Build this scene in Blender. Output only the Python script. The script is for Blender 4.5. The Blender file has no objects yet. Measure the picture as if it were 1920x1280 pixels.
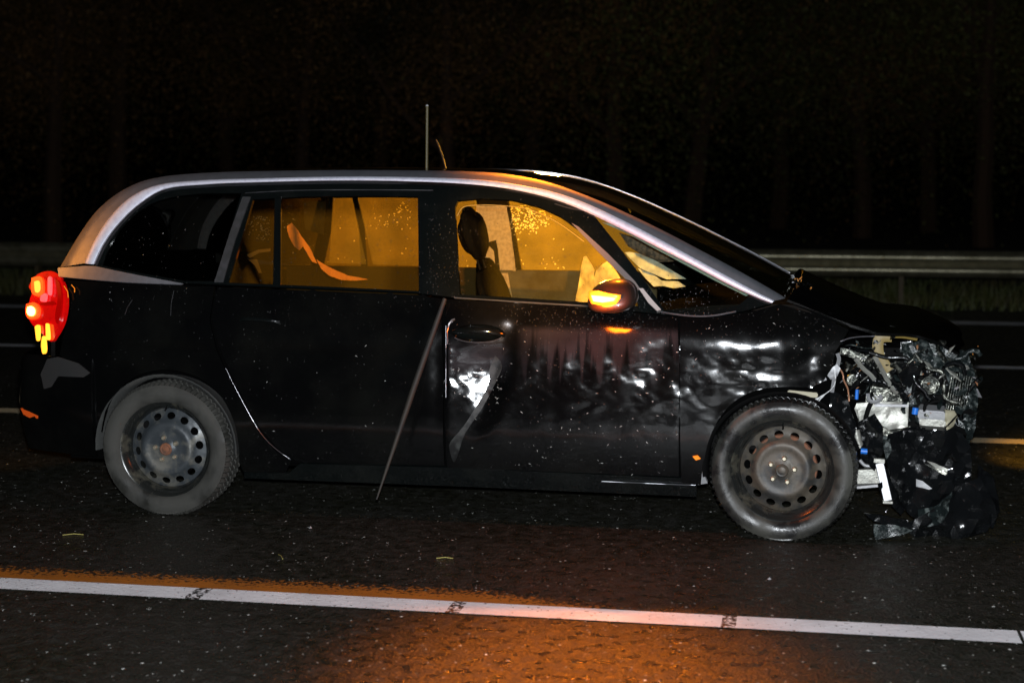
import bpy, bmesh, math, random
from mathutils import Vector, Matrix, noise
from mathutils.geometry import delaunay_2d_cdt
random.seed(7)
S = bpy.context.scene
C = S.collection

# ------------------------------------------------------------------ camera
F = 2950.0                                     # focal length in pixels of a 1920 px wide frame
CAM = Vector((0.10, -6.79, 1.613)); YAW = 0.187; PIT = 0.1095
Rv = Vector((math.cos(YAW), math.sin(YAW), 0))
Fw = Vector((-math.sin(YAW)*math.cos(PIT), math.cos(YAW)*math.cos(PIT), -math.sin(PIT)))
Uv = Rv.cross(Fw)
cd = bpy.data.cameras.new('camera'); cam = bpy.data.objects.new('camera', cd); C.objects.link(cam)
cd.sensor_width = 36; cd.lens = F/1920*36; cd.clip_start = .1; cd.clip_end = 500
cam.matrix_world = Matrix.Translation(CAM) @ Matrix((Rv, Uv, -Fw)).transposed().to_4x4()
S.camera = cam
cd.dof.use_dof = True; cd.dof.focus_distance = 6.95; cd.dof.aperture_fstop = 2.4

# ------------------------------------------------------------------ night sky
W = bpy.data.worlds.new('World'); S.world = W; W.use_nodes = True
nt = W.node_tree; bg = nt.nodes['Background']
sk = nt.nodes.new('ShaderNodeTexSky'); sk.sky_type = 'NISHITA'; sk.sun_disc = False
sk.sun_elevation = math.radians(-5); sk.sun_rotation = math.radians(160)
nt.links.new(sk.outputs[0], bg.inputs[0]); bg.inputs[1].default_value = 0.12

def G0(px, py):
    d = Fw + Rv*((px-960)/F) + Uv*((640-py)/F); return CAM + d*(-CAM.z/d.z)
def lamp(kind, name, loc, power, col, size=.03, target=None, angle=60, blend=.3):
    l = bpy.data.lights.new(name, kind); o = bpy.data.objects.new(name, l); C.objects.link(o)
    l.energy = power; l.color = col; o.location = loc
    l.shadow_soft_size = size
    if kind == 'SPOT': l.spot_size = math.radians(angle); l.spot_blend = blend
    if target is not None:
        o.rotation_euler = (Vector(target)-Vector(loc)).to_track_quat('-Z', 'Y').to_euler()
    return o
# the flash fired from the top of the camera, and the amber beacons of the recovery vehicles beyond and behind the car; two amber spots are added
lamp('SPOT', 'camera_flash', CAM+Vector((.02, 0, .13)), 2300, (.90, .95, 1.0), .035, CAM+Vector((-.187*6, 6.5, -.55)), 75, .5)
lamp('SPOT', 'amber_spot', (-1.9, 5.4, 1.7), 7500, (1, .42, .03), .10, (-1.50, .9, 1.22), 38, .5)
lamp('SPOT', 'amber_spot', (.55, -6.9, 1.35), 5200, (1, .42, .03), .05, (-1.50, 1.5, 1.17), 7.2, .8)  # added amber spot beside the camera, aimed into the cabin
lamp('SPOT', 'amber_spot', (-8.0, -.6, 1.9), 900, (1, .33, .03), .05, (-3.75, .3, 1.35), 11, 1.0)
g_ = G0(1078, 1300); h_ = g_-CAM; k_ = CAM+h_*((8.0-CAM.y)/h_.y)
lamp('SPOT', 'road_glow_spot', (k_.x, 8.0, 9.6), 17000, (1, .22, .005), .30, g_, 7.0, 1.0)  # added unseen spot that makes the amber glow on the road
S.view_settings.view_transform = 'Standard'; S.view_settings.look = 'None'
S.view_settings.exposure = 0; S.view_settings.gamma = 1
S.cycles.use_denoising = True
S.cycles.max_bounces = 8; S.cycles.transparent_max_bounces = 16
S.cycles.sample_clamp_indirect = 4

# ------------------------------------------------------------------ helpers
def ray(px, py):
    return (Fw + Rv*((px-960)/F) + Uv*((640-py)/F))
def P(px, py, Y):                                # the point of the plane y = Y seen at a pixel of the photograph
    d = ray(px, py); return CAM + d*((Y-CAM.y)/d.y)
def G(px, py, z=0.0):
    d = ray(px, py); return CAM + d*((z-CAM.z)/d.z)
def ss(a, b, x):
    t = min(1, max(0, (x-a)/(b-a))); return t*t*(3-2*t)
YC = 0.90                                        # the car's centre line
def Yb(x, z):                                    # plain side surface of the near side
    y = .012*((x+1.4)/1.4)**2
    if x > 0.05: y += .30*((x-.05)/.85)**2.0
    if x > -.01: y += .11*min(x+.01, .12)
    if x < -2.9: y += .20*((-2.9-x)/.8)**2.0
    if z < .50: y += .10*((.50-z)/.35)**2
    z0_ = .78+.045*ss(-.9, -.3, x)
    if z > z0_: y += .060*min((z-z0_)/(1.0-z0_), 1)**2
    if z > .5: y += .012*min((z-.5)/.3, 1)
    if z > 1.0: y += (z-1.0)*.38
    if z > 1.5: y += 1.2*(z-1.5)**2*4
    return y
def PS(px, py, f=None, off=0):
    f = f or Yb; y = 0.1
    for _ in range(14):
        p = P(px, py, y); y = .4*y + .6*(f(p.x, p.z)+off)
    p = P(px, py, y); return p
def PX(px, py):                                  # (x, z) on the side
    p = PS(px, py); return (p.x, p.z)
DX = PX
dA, dB, dCc = DX(838, 700), DX(935, 640), DX(858, 865)
def dent(x, z):                                  # damage of the near side
    d = 0
    # folded rear edge of the front door: a facet falling inward to a crease, then a ridge back out
    xe = dA[0]
    if x >= xe-.004:
        t = ss(dCc[1]+.02, dB[1]-.10, z)*(1-.65*ss(dB[1]-.10, dB[1]+.0, z))*(1-ss(dB[1], dB[1]+.12, z))
        xc = dCc[0]+.02+(dB[0]-dCc[0])*min(1, max(0, (z-dCc[1])/(dB[1]-dCc[1])))**.8
        u = (x-xe)/max(.02, xc-xe)
        if u < 1: prof = u
        else: prof = max(0, 1-(x-xc)/.10); prof = prof*prof*(3-2*prof)
        d += t*.052*prof*(xc-xe)/.22
        d += .006*t*noise.noise(Vector((x*9, z*9, 2)))+.0034*t*noise.noise(Vector((x*22+z*20, z*46, 5)))
        # pulled wave under the belt line
        w = DX(975, 600); r2 = ((x-w[0])/.05)**2+((z-w[1])/.10)**2; d += .016*math.exp(-r2)
        # front edge of the door pushed in
        e = DX(1235, 680); d += .007*math.exp(-((x-e[0])/.08)**2-((z-e[1])/.10)**2)
        m = DX(1080, 640); d += .009*math.exp(-((x-m[0])/.26)**2-((z-m[1])/.09)**2)
        d += .0018*noise.noise(Vector((x*7, z*5, 7)))*ss(xe, xe+.1, x)
    else:
        e = DX(824, 700); d += .012*math.exp(-((x-e[0])/.03)**2-((z-e[1])/.22)**2)
        d += .0010*noise.noise(Vector((x*4, z*4, 3)))
    if x > DX(1276, 700)[0]:
        for (px, py, a, rx, rz) in ((1415, 712, -.0048, .07, .026),):
            if (px, py) == (1520, 680): continue
            e = FC[(px, py)]; d += a*math.exp(-((x-e[0])/rx)**2-((z-e[1])/rz)**2)
        d += .0006*noise.noise(Vector((x*8, z*8, 1)))+.006*ss(.12, .35, x)*noise.noise(Vector((x*14, z*14, 1)))*ss(-.3, .2, x)
    return d
FC = {k: DX(*k) for k in ((1450, 640), (1415, 712), (1520, 680), (1440, 675))}
def Yd(x, z): return Yb(x, z)+dent(x, z)
def mirror_y(f): return lambda x, z: 2*YC-f(x, z)

def inpoly(p, poly):
    x, y = p; c = False; j = len(poly)-1
    for i in range(len(poly)):
        xi, yi = poly[i]; xj, yj = poly[j]
        if (yi > y) != (yj > y) and x < (xj-xi)*(y-yi)/(yj-yi)+xi: c = not c
        j = i
    return c
def densify(poly, s):
    out = []
    for i in range(len(poly)):
        a, b = poly[i], poly[(i+1) % len(poly)]
        n = max(1, int(math.hypot(b[0]-a[0], b[1]-a[1])/s))
        for k in range(n): out.append((a[0]+(b[0]-a[0])*k/n, a[1]+(b[1]-a[1])*k/n))
    return out
def smooth_line(pts, n=6):                       # Catmull-Rom through an open polyline
    out = []
    for i in range(len(pts)-1):
        p0 = pts[max(0, i-1)]; p1 = pts[i]; p2 = pts[i+1]; p3 = pts[min(len(pts)-1, i+2)]
        for k in range(n):
            t = k/n
            out.append(tuple(.5*((2*p1[j])+(-p0[j]+p2[j])*t+(2*p0[j]-5*p1[j]+4*p2[j]-p3[j])*t*t+(-p0[j]+3*p1[j]-3*p2[j]+p3[j])*t**3) for j in range(len(p1))))
    out.append(tuple(pts[-1])); return out
def tri2d(outer, holes=(), s=.03):
    rings = [densify(outer, s)]+[densify(h, s) for h in holes]
    vs = []; es = []
    for r in rings:
        b = len(vs); vs += r; es += [(b+i, b+(i+1) % len(r)) for i in range(len(r))]
    x0 = min(p[0] for p in outer); x1 = max(p[0] for p in outer); y0 = min(p[1] for p in outer); y1 = max(p[1] for p in outer)
    nx = int((x1-x0)/s); ny = int((y1-y0)/s)
    for i in range(1, nx+1):
        for j in range(1, ny+1):
            p = (x0+i*s+(j % 2)*s*.5, y0+j*s)
            if not inpoly(p, outer) or any(inpoly(p, h) for h in holes): continue
            if min((p[0]-q[0])**2+(p[1]-q[1])**2 for r in rings for q in r) < (s*.5)**2: continue
            vs.append(p)
    r = delaunay_2d_cdt([Vector(v) for v in vs], es, [], 0, 1e-6)
    V = [(v[0], v[1]) for v in r[0]]; T = []
    for f in r[2]:
        c = (sum(V[i][0] for i in f)/len(f), sum(V[i][1] for i in f)/len(f))
        if inpoly(c, outer) and not any(inpoly(c, h) for h in holes): T.append(f)
    return V, T
def mesh(name, V, Fc, mat, parent=None, smooth=True, solid=0, soff=-1, sharp=35):
    me = bpy.data.meshes.new(name); me.from_pydata([tuple(v) for v in V], [], [tuple(f) for f in Fc]); me.update()
    o = bpy.data.objects.new(name, me); C.objects.link(o)
    me.materials.append(mat)
    if smooth:
        me.polygons.foreach_set('use_smooth', [True]*len(me.polygons))
    if solid:
        m = o.modifiers.new('s', 'SOLIDIFY'); m.thickness = solid; m.offset = soff
    if smooth and sharp:
        m = o.modifiers.new('e', 'EDGE_SPLIT'); m.split_angle = math.radians(sharp)
    if parent: o.parent = parent
    return o
def orient(V, T, want):                          # flip triangles so that they face 'want'
    out = []
    for f in T:
        a, b, c = (Vector(V[i]) for i in f[:3]); n = (b-a).cross(c-a)
        out.append(tuple(f) if n.dot(want) >= 0 else tuple(reversed(f)))
    return out
def panel(name, px, mat, parent, f=None, holes=(), s=.03, off=0, solid=.012, far=False, space='px', sharp=35):
    f = f or Yb
    if space == 'px':
        o2 = [PX(*p) for p in px]; h2 = [[PX(*p) for p in h] for h in holes]
    else: o2, h2 = list(px), list(holes)
    V, T = tri2d(o2, h2, s)
    sg = -1 if far else 1
    V3 = []
    for x, z in V:
        y = f(x, z)+off
        V3.append((x, 2*YC-y if far else y, z))
    T = orient(V3, T, Vector((0, -sg, 0)))
    return mesh(name, V3, T, mat, parent, True, solid, -1, sharp)
def box(name, c, s, mat, parent=None, rot=(0, 0, 0), bev=.004):
    bm = bmesh.new(); bmesh.ops.create_cube(bm, size=1)
    M = Matrix.Translation(c) @ __import__('mathutils').Euler([math.radians(a) for a in rot]).to_matrix().to_4x4() @ Matrix.Diagonal((*s, 1))
    bm.transform(M)
    if bev: bmesh.ops.bevel(bm, geom=list(bm.edges), offset=min(bev, min(s)*.3), segments=2, affect='EDGES')
    me = bpy.data.meshes.new(name); bm.to_mesh(me); bm.free(); me.materials.append(mat)
    o = bpy.data.objects.new(name, me); C.objects.link(o)
    if parent: o.parent = parent
    return o
def tube(name, pts, r, mat, parent=None, seg=8, cap=True):
    pts = [Vector(p) for p in pts]; V = []; Fc = []
    rr = r if callable(r) else (lambda t: r)
    for i, p in enumerate(pts):
        d = (pts[min(i+1, len(pts)-1)]-pts[max(i-1, 0)]).normalized()
        a = d.cross(Vector((0, 0, 1)));
        if a.length < .1: a = d.cross(Vector((0, 1, 0)))
        a.normalize(); b = d.cross(a); q = rr(i/(len(pts)-1))
        for k in range(seg):
            t = 2*math.pi*k/seg; V.append(p+a*math.cos(t)*q+b*math.sin(t)*q)
    for i in range(len(pts)-1):
        for k in range(seg):
            Fc.append((i*seg+k, i*seg+(k+1) % seg, (i+1)*seg+(k+1) % seg, (i+1)*seg+k))
    if cap: Fc.append(tuple(range(seg))[::-1]); Fc.append(tuple((len(pts)-1)*seg+k for k in range(seg)))
    return mesh(name, V, Fc, mat, parent, True, 0, 0, 60)
def loft(name, rows, mat, parent=None, solid=0, soff=-1, sharp=50, flip=False):
    V = [v for r in rows for v in r]; n = len(rows[0]); Fc = []
    for i in range(len(rows)-1):
        for k in range(n-1):
            q = (i*n+k, i*n+k+1, (i+1)*n+k+1, (i+1)*n+k); Fc.append(q[::-1] if flip else q)
    return mesh(name, V, Fc, mat, parent, True, solid, soff, sharp)
def lathe(name, prof, mat, parent, c, seg=64, sy=1, sharp=40):   # prof: (radius, y); axis along y through c
    V = []; Fc = []; n = len(prof)
    for k in range(seg):
        t = 2*math.pi*k/seg
        for r, y in prof: V.append((c[0]+r*math.cos(t), c[1]+y*sy, c[2]+r*math.sin(t)))
    for k in range(seg):
        for i in range(n-1):
            a = k*n+i; b = ((k+1) % seg)*n+i; Fc.append((a, b, b+1, a+1) if sy > 0 else (a, a+1, b+1, b))
    return mesh(name, V, Fc, mat, parent, True, 0, 0, sharp)
def empty(name, loc=(0, 0, 0)):
    o = bpy.data.objects.new(name, None); C.objects.link(o); o.location = loc; o.empty_display_size = .2; return o
def tag(o, label=None, cat=None, group=None, kind=None):
    if label: o['label'] = label
    if cat: o['category'] = cat
    if group: o['group'] = group
    if kind: o['kind'] = kind
    return o

# ------------------------------------------------------------------ materials
def mat(name, col=(.5, .5, .5), rough=.5, metal=0, coat=0, spec=.5, emit=None, es=0, bump=None, mottle=None, rmottle=None, trans=0):
    m = bpy.data.materials.new(name); m.use_nodes = True; t = m.node_tree; b = t.nodes['Principled BSDF']
    b.inputs['Base Color'].default_value = (*col, 1); b.inputs['Roughness'].default_value = rough
    b.inputs['Metallic'].default_value = metal; b.inputs['Coat Weight'].default_value = coat
    b.inputs['Coat Roughness'].default_value = .06
    b.inputs['Specular IOR Level'].default_value = spec; b.inputs['Transmission Weight'].default_value = trans
    if emit: b.inputs['Emission Color'].default_value = (*emit, 1); b.inputs['Emission Strength'].default_value = es
    tc = t.nodes.new('ShaderNodeTexCoord')
    def nz(scale, det=4, rough_=.6):
        n = t.nodes.new('ShaderNodeTexNoise'); n.inputs['Scale'].default_value = scale; n.inputs['Detail'].default_value = det
        n.inputs['Roughness'].default_value = rough_; t.links.new(tc.outputs['Object'], n.inputs['Vector']); return n
    if mottle:                                   # (scale, other colour, lo, hi)
        n = nz(mottle[0]); r = t.nodes.new('ShaderNodeMapRange'); r.inputs[1].default_value = mottle[2]; r.inputs[2].default_value = mottle[3]
        t.links.new(n.outputs[0], r.inputs[0]); mx = t.nodes.new('ShaderNodeMix'); mx.data_type = 'RGBA'
        mx.inputs[6].default_value = (*col, 1); mx.inputs[7].default_value = (*mottle[1], 1)
        t.links.new(r.outputs[0], mx.inputs[0]); t.links.new(mx.outputs[2], b.inputs['Base Color'])
    if rmottle:                                  # (scale, rough2, lo, hi)
        n = nz(rmottle[0]); r = t.nodes.new('ShaderNodeMapRange'); r.inputs[1].default_value = rmottle[2]; r.inputs[2].default_value = rmottle[3]
        r.inputs[3].default_value = rough; r.inputs[4].default_value = rmottle[1]
        t.links.new(n.outputs[0], r.inputs[0]); t.links.new(r.outputs[0], b.inputs['Roughness'])
    if bump:                                     # (scale, distance)
        n = nz(bump[0], 6); bp = t.nodes.new('ShaderNodeBump'); bp.inputs['Distance'].default_value = bump[1]; bp.inputs['Strength'].default_value = 1
        t.links.new(n.outputs[0], bp.inputs['Height']); t.links.new(bp.outputs[0], b.inputs['Normal'])
    return m
def glassmat(name, tint, mist=0, rough=.03):
    m = bpy.data.materials.new(name); m.use_nodes = True; t = m.node_tree; t.nodes.clear()
    o = t.nodes.new('ShaderNodeOutputMaterial'); mx = t.nodes.new('ShaderNodeMixShader'); tr = t.nodes.new('ShaderNodeBsdfTransparent')
    tr.inputs[0].default_value = (*tint, 1); g = t.nodes.new('ShaderNodeBsdfGlossy'); g.inputs['Roughness'].default_value = rough
    lw = t.nodes.new('ShaderNodeFresnel'); lw.inputs[0].default_value = 1.45
    t.links.new(lw.outputs[0], mx.inputs[0]); t.links.new(tr.outputs[0], mx.inputs[1]); t.links.new(g.outputs[0], mx.inputs[2])
    if mist:
        tl = t.nodes.new('ShaderNodeBsdfTranslucent'); tl.inputs[0].default_value = (.9, .9, .85, 1); m2 = t.nodes.new('ShaderNodeMixShader'); m2.inputs[0].default_value = mist
        t.links.new(mx.outputs[0], m2.inputs[1]); t.links.new(tl.outputs[0], m2.inputs[2]); t.links.new(m2.outputs[0], o.inputs[0]); return m
    t.links.new(mx.outputs[0], o.inputs[0]); return m
def translucent(name, col, mixf=.5, through=0.0, mott=None):
    m = bpy.data.materials.new(name); m.use_nodes = True; t = m.node_tree; t.nodes.clear(); N = t.nodes.new; L = t.links.new
    o = N('ShaderNodeOutputMaterial'); d = N('ShaderNodeBsdfDiffuse'); q = N('ShaderNodeBsdfTranslucent'); mx = N('ShaderNodeMixShader')
    d.inputs[0].default_value = (*col, 1); q.inputs[0].default_value = (*col, 1); mx.inputs[0].default_value = mixf
    if mott:
        tc = N('ShaderNodeTexCoord'); n = N('ShaderNodeTexNoise'); n.inputs['Scale'].default_value = mott[0]; n.inputs['Detail'].default_value = 6; L(tc.outputs['Object'], n.inputs['Vector'])
        c = N('ShaderNodeMix'); c.data_type = 'RGBA'; c.inputs[6].default_value = (*col, 1); c.inputs[7].default_value = (*[v*mott[1] for v in col], 1)
        r_ = N('ShaderNodeMapRange'); r_.inputs[1].default_value = .4; r_.inputs[2].default_value = .65; L(n.outputs[0], r_.inputs[0]); L(r_.outputs[0], c.inputs[0])
        L(c.outputs[2], d.inputs[0]); L(c.outputs[2], q.inputs[0])
    L(d.outputs[0], mx.inputs[1]); L(q.outputs[0], mx.inputs[2])
    if through:
        tr = N('ShaderNodeBsdfTransparent'); m2 = N('ShaderNodeMixShader'); m2.inputs[0].default_value = through; L(mx.outputs[0], m2.inputs[1]); L(tr.outputs[0], m2.inputs[2]); L(m2.outputs[0], o.inputs[0])
    else: L(mx.outputs[0], o.inputs[0])
    return m
M = {}
M['paint'] = mat('wet_black_paint', (.0018, .0019, .0020), .09, 0, 0, .5, mottle=(3.0, (.0045, .0046, .0040), .45, .75), rmottle=(5, .15, .35, .65), bump=(170, .00012))
M['paint_far'] = mat('black_paint', (.006, .006, .007), .3, 0, .6)
M['gloss'] = mat('black_gloss_trim', (.003, .004, .004), .13, 0, .2, mottle=(4, (.008, .009, .008), .5, .8))
M['lit_chrome_edge'] = mat('lit_arch_edge', (.74, .75, .86), .4, .35, bump=(300, .0001), mottle=(50, (.6, .6, .72), .45, .7))  # flash-lit lower facet of the arch trim, painted lighter
M['chrome'] = mat('satin_chrome_trim', (.34, .35, .39), .42, .8, 0, .5, bump=(260, .00006), mottle=(22, (.27, .28, .31), .4, .75))
M['chrome_thin'] = mat('chrome_strip', (.5, .5, .54), .3, .9)
M['strip'] = mat('dull_grey_strip', (.018, .020, .021), .5, .0, mottle=(18, (.035, .035, .04), .45, .7))
M['rubber'] = mat('tyre_rubber', (.044, .043, .038), .8, bump=(120, .0010), mottle=(4, (.014, .014, .012), .48, .66), rmottle=(4, .4, .52, .64), spec=.3)
M['rubber_wet'] = mat('wet_tyre_rubber', (.010, .010, .010), .22, bump=(90, .0010), mottle=(5, (.040, .039, .032), .42, .60), rmottle=(5, .6, .42, .60))
M['steel'] = mat('painted_steel_wheel', (.035, .041, .046), .36, .2, bump=(60, .0006), mottle=(13, (.11, .105, .09), .50, .66), rmottle=(9, .6, .4, .6))
M['steel_dirty'] = mat('dirty_steel_wheel', (.070, .058, .043), .5, .2, bump=(60, .0006), mottle=(15, (.028, .027, .025), .46, .62))
M['barrel'] = mat('black_rim_barrel', (.014, .015, .014), .25, .2, mottle=(12, (.07, .066, .05), .54, .68))
M['bolt'] = mat('worn_bolt', (.50, .45, .34), .4, .8)
M['rust'] = mat('rusty_hub', (.20, .075, .035), .8, .1, mottle=(60, (.09, .045, .03), .4, .7))
M['dark'] = mat('dark_plastic', (.004, .004, .004), .8, spec=.08, bump=(60, .0006))
M['liner'] = mat('grey_felt_liner', (.030, .031, .029), .9, bump=(140, .002), mottle=(9, (.055, .055, .05), .4, .7))
M['blackhole'] = mat('underbody_black', (.002, .002, .002), .9, spec=0)
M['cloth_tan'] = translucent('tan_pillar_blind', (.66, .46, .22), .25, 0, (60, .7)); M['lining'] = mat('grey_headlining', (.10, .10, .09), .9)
M['seat'] = mat('charcoal_seat_fabric', (.005, .0045, .004), .9, spec=0, bump=(250, .001))
M['dash'] = mat('grey_dashboard', (.010, .009, .008), .9, spec=0, bump=(200, .0005))
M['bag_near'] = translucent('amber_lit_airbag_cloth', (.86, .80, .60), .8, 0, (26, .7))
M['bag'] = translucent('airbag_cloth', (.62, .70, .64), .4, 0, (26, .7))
M['green'] = mat('pale_green_inner_trim', (.30, .42, .37), .6)
M['straw'] = mat('straw', (.26, .22, .05), .7)
M['alu'] = mat('bare_aluminium', (.38, .38, .34), .40, .5, bump=(35, .003), mottle=(18, (.25, .24, .21), .42, .7))
M['alubright'] = mat('white_metal', (.36, .36, .37), .42, .3, bump=(60, .001), mottle=(22, (.4, .4, .4), .55, .8))
M['metal_dk'] = mat('greasy_metal', (.03, .032, .028), .25, .8, bump=(45, .008), mottle=(30, (.36, .36, .31), .50, .62))
M['grey_plastic'] = mat('torn_grey_plastic', (.010, .014, .014), .22, .0, bump=(30, .006), mottle=(26, (.10, .115, .11), .50, .66))
M['blk_plastic'] = mat('torn_black_plastic', (.0045, .005, .0055), .12, 0, .5, bump=(12, .004), rmottle=(8, .2, .45, .65))
M['ochre'] = mat('ochre_strap', (.20, .14, .035), .5)
M['blue'] = mat('blue_connector', (.015, .16, .62), .4)
M['white'] = mat('white_cable', (.75, .75, .75), .5)
M['orange'] = mat('orange_lens', (.8, .22, .02), .3, emit=(1, .25, .01), es=.5)
M['redlens'] = mat('red_tail_lens', (.5, .004, .003), .18, coat=1, emit=(1, .0, .0), es=.30, mottle=(30, (.25, .002, .004), .5, .7))
M['redhot'] = mat('lit_tail_bulb', (1, .3, .1), .4, emit=(1, .62, .10), es=9)
M['amberlit'] = mat('lit_amber_strip', (1, .4, .05), .4, emit=(1, .42, .02), es=1.8)
M['pinklit'] = mat('pink_lit_reflector', (1, .2, .2), .3, emit=(1, .04, .06), es=.7)
M['indic_outer'] = mat('indicator_lens', (1, .3, .05), .3, emit=(1, .20, .0), es=1.6)
M['indic'] = mat('lit_indicator', (1, .6, .1), .4, emit=(1, .62, .12), es=8)
M['reflector'] = mat('dim_orange_reflector', (.6, .08, .01), .3, emit=(1, .12, .01), es=.10)
M['glass_clear'] = glassmat('front_window_glass', (.78, .80, .72), .035)
M['glass_tint'] = glassmat('tinted_window_glass', (.46, .43, .34), .032)
M['glass_dark'] = glassmat('dark_tinted_glass', (.17, .17, .15))
M['glass_quarter'] = glassmat('front_quarter_glass', (.72, .75, .70), 0)
M['glass_screen'] = glassmat('windscreen_glass', (.55, .58, .52))
M['drop'] = mat('water_drop', (.05, .05, .05), .24, 0, 0, 1.0)
M['frost'] = translucent('wet_specks_on_glass', (.95, .9, .75), .85)
M['galv'] = mat('galvanised_steel', (.27, .25, .17), .36, .7, bump=(20, .002), mottle=(6, (.14, .13, .08), .4, .7))
M['post'] = mat('orange_lit_post', (.050, .034, .012), .7)  # orange light on the posts put into the colour
M['copper'] = mat('brown_scrap', (.28, .13, .06), .5)
M['rod'] = mat('dirty_rubber_rod', (.020, .016, .011), .7, mottle=(8, (.009, .009, .009), .4, .6))
M['bark'] = mat('bark', (.055, .028, .012), .9, bump=(8, .03))
M['leaf'] = mat('night_foliage', (.15, .155, .04), .7, mottle=(.45, (.03, .025, .012), .45, .6))
M['leaf2'] = mat('brown_foliage', (.23, .12, .035), .7, mottle=(.5, (.03, .028, .012), .45, .6))

def asphalt():
    m = bpy.data.materials.new('wet_asphalt'); m.use_nodes = True; t = m.node_tree; b = t.nodes['Principled BSDF']
    L = t.links.new; N = t.nodes.new
    g = N('ShaderNodeNewGeometry')
    def noise_(s, d=5):
        n = N('ShaderNodeTexNoise'); n.inputs['Scale'].default_value = s; n.inputs['Detail'].default_value = d; L(g.outputs['Position'], n.inputs['Vector']); return n
    def vor(s):
        n = N('ShaderNodeTexVoronoi'); n.inputs['Scale'].default_value = s; L(g.outputs['Position'], n.inputs['Vector']); return n
    def rng(src, a, c, d=0, e=1):
        r = N('ShaderNodeMapRange'); r.inputs[1].default_value = a; r.inputs[2].default_value = c; r.inputs[3].default_value = d; r.inputs[4].default_value = e; L(src, r.inputs[0]); return r.outputs[0]
    def mixc(f, a, c):
        x = N('ShaderNodeMix'); x.data_type = 'RGBA'; L(f, x.inputs[0])
        for i, v in ((6, a), (7, c)):
            if isinstance(v, tuple): x.inputs[i].default_value = (*v, 1)
            else: L(v, x.inputs[i])
        return x.outputs[2]
    big = noise_(1.4); mid = noise_(28, 6)
    c1 = mixc(rng(mid.outputs[0], .35, .7), (.007, .0075, .0045), (.022, .022, .0145))
    c1 = mixc(rng(big.outputs[0], .35, .7), c1, (.022, .021, .017))
    # pale aggregate chips, sparkle put into their colour: a few cells only, small round core
    v = vor(95); sep = N('ShaderNodeSeparateColor'); L(v.outputs['Color'], sep.inputs[0])
    chip = N('ShaderNodeMath'); chip.operation = 'MULTIPLY'
    L(rng(sep.outputs[0], .978, .983), chip.inputs[0]); L(rng(v.outputs['Distance'], .42, .30), chip.inputs[1])
    c2 = mixc(chip.outputs[0], c1, (.42, .42, .39))
    v3 = vor(60); sep3 = N('ShaderNodeSeparateColor'); L(v3.outputs['Color'], sep3.inputs[0])
    chip3 = N('ShaderNodeMath'); chip3.operation = 'MULTIPLY'
    L(rng(sep3.outputs[1], .990, .995), chip3.inputs[0]); L(rng(v3.outputs['Distance'], .38, .28), chip3.inputs[1])
    c2 = mixc(chip3.outputs[0], c2, (.80, .82, .78))
    L(c2, b.inputs['Base Color'])
    pn = noise_(17, 4); L(rng(pn.outputs[0], .36, .64, .20, .62), b.inputs['Roughness'])
    v2 = vor(70)
    ad = N('ShaderNodeMath'); ad.operation = 'ADD'; L(rng(v2.outputs['Distance'], 0, .7, 1, 0), ad.inputs[0]); L(noise_(140, 3).outputs[0], ad.inputs[1])
    bp = N('ShaderNodeBump'); bp.inputs['Distance'].default_value = .0050; bp.inputs['Strength'].default_value = 1
    L(ad.outputs[0], bp.inputs['Height']); L(bp.outputs[0], b.inputs['Normal'])
    b.inputs['Specular IOR Level'].default_value = .4
    return m
M['asphalt'] = asphalt()
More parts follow.
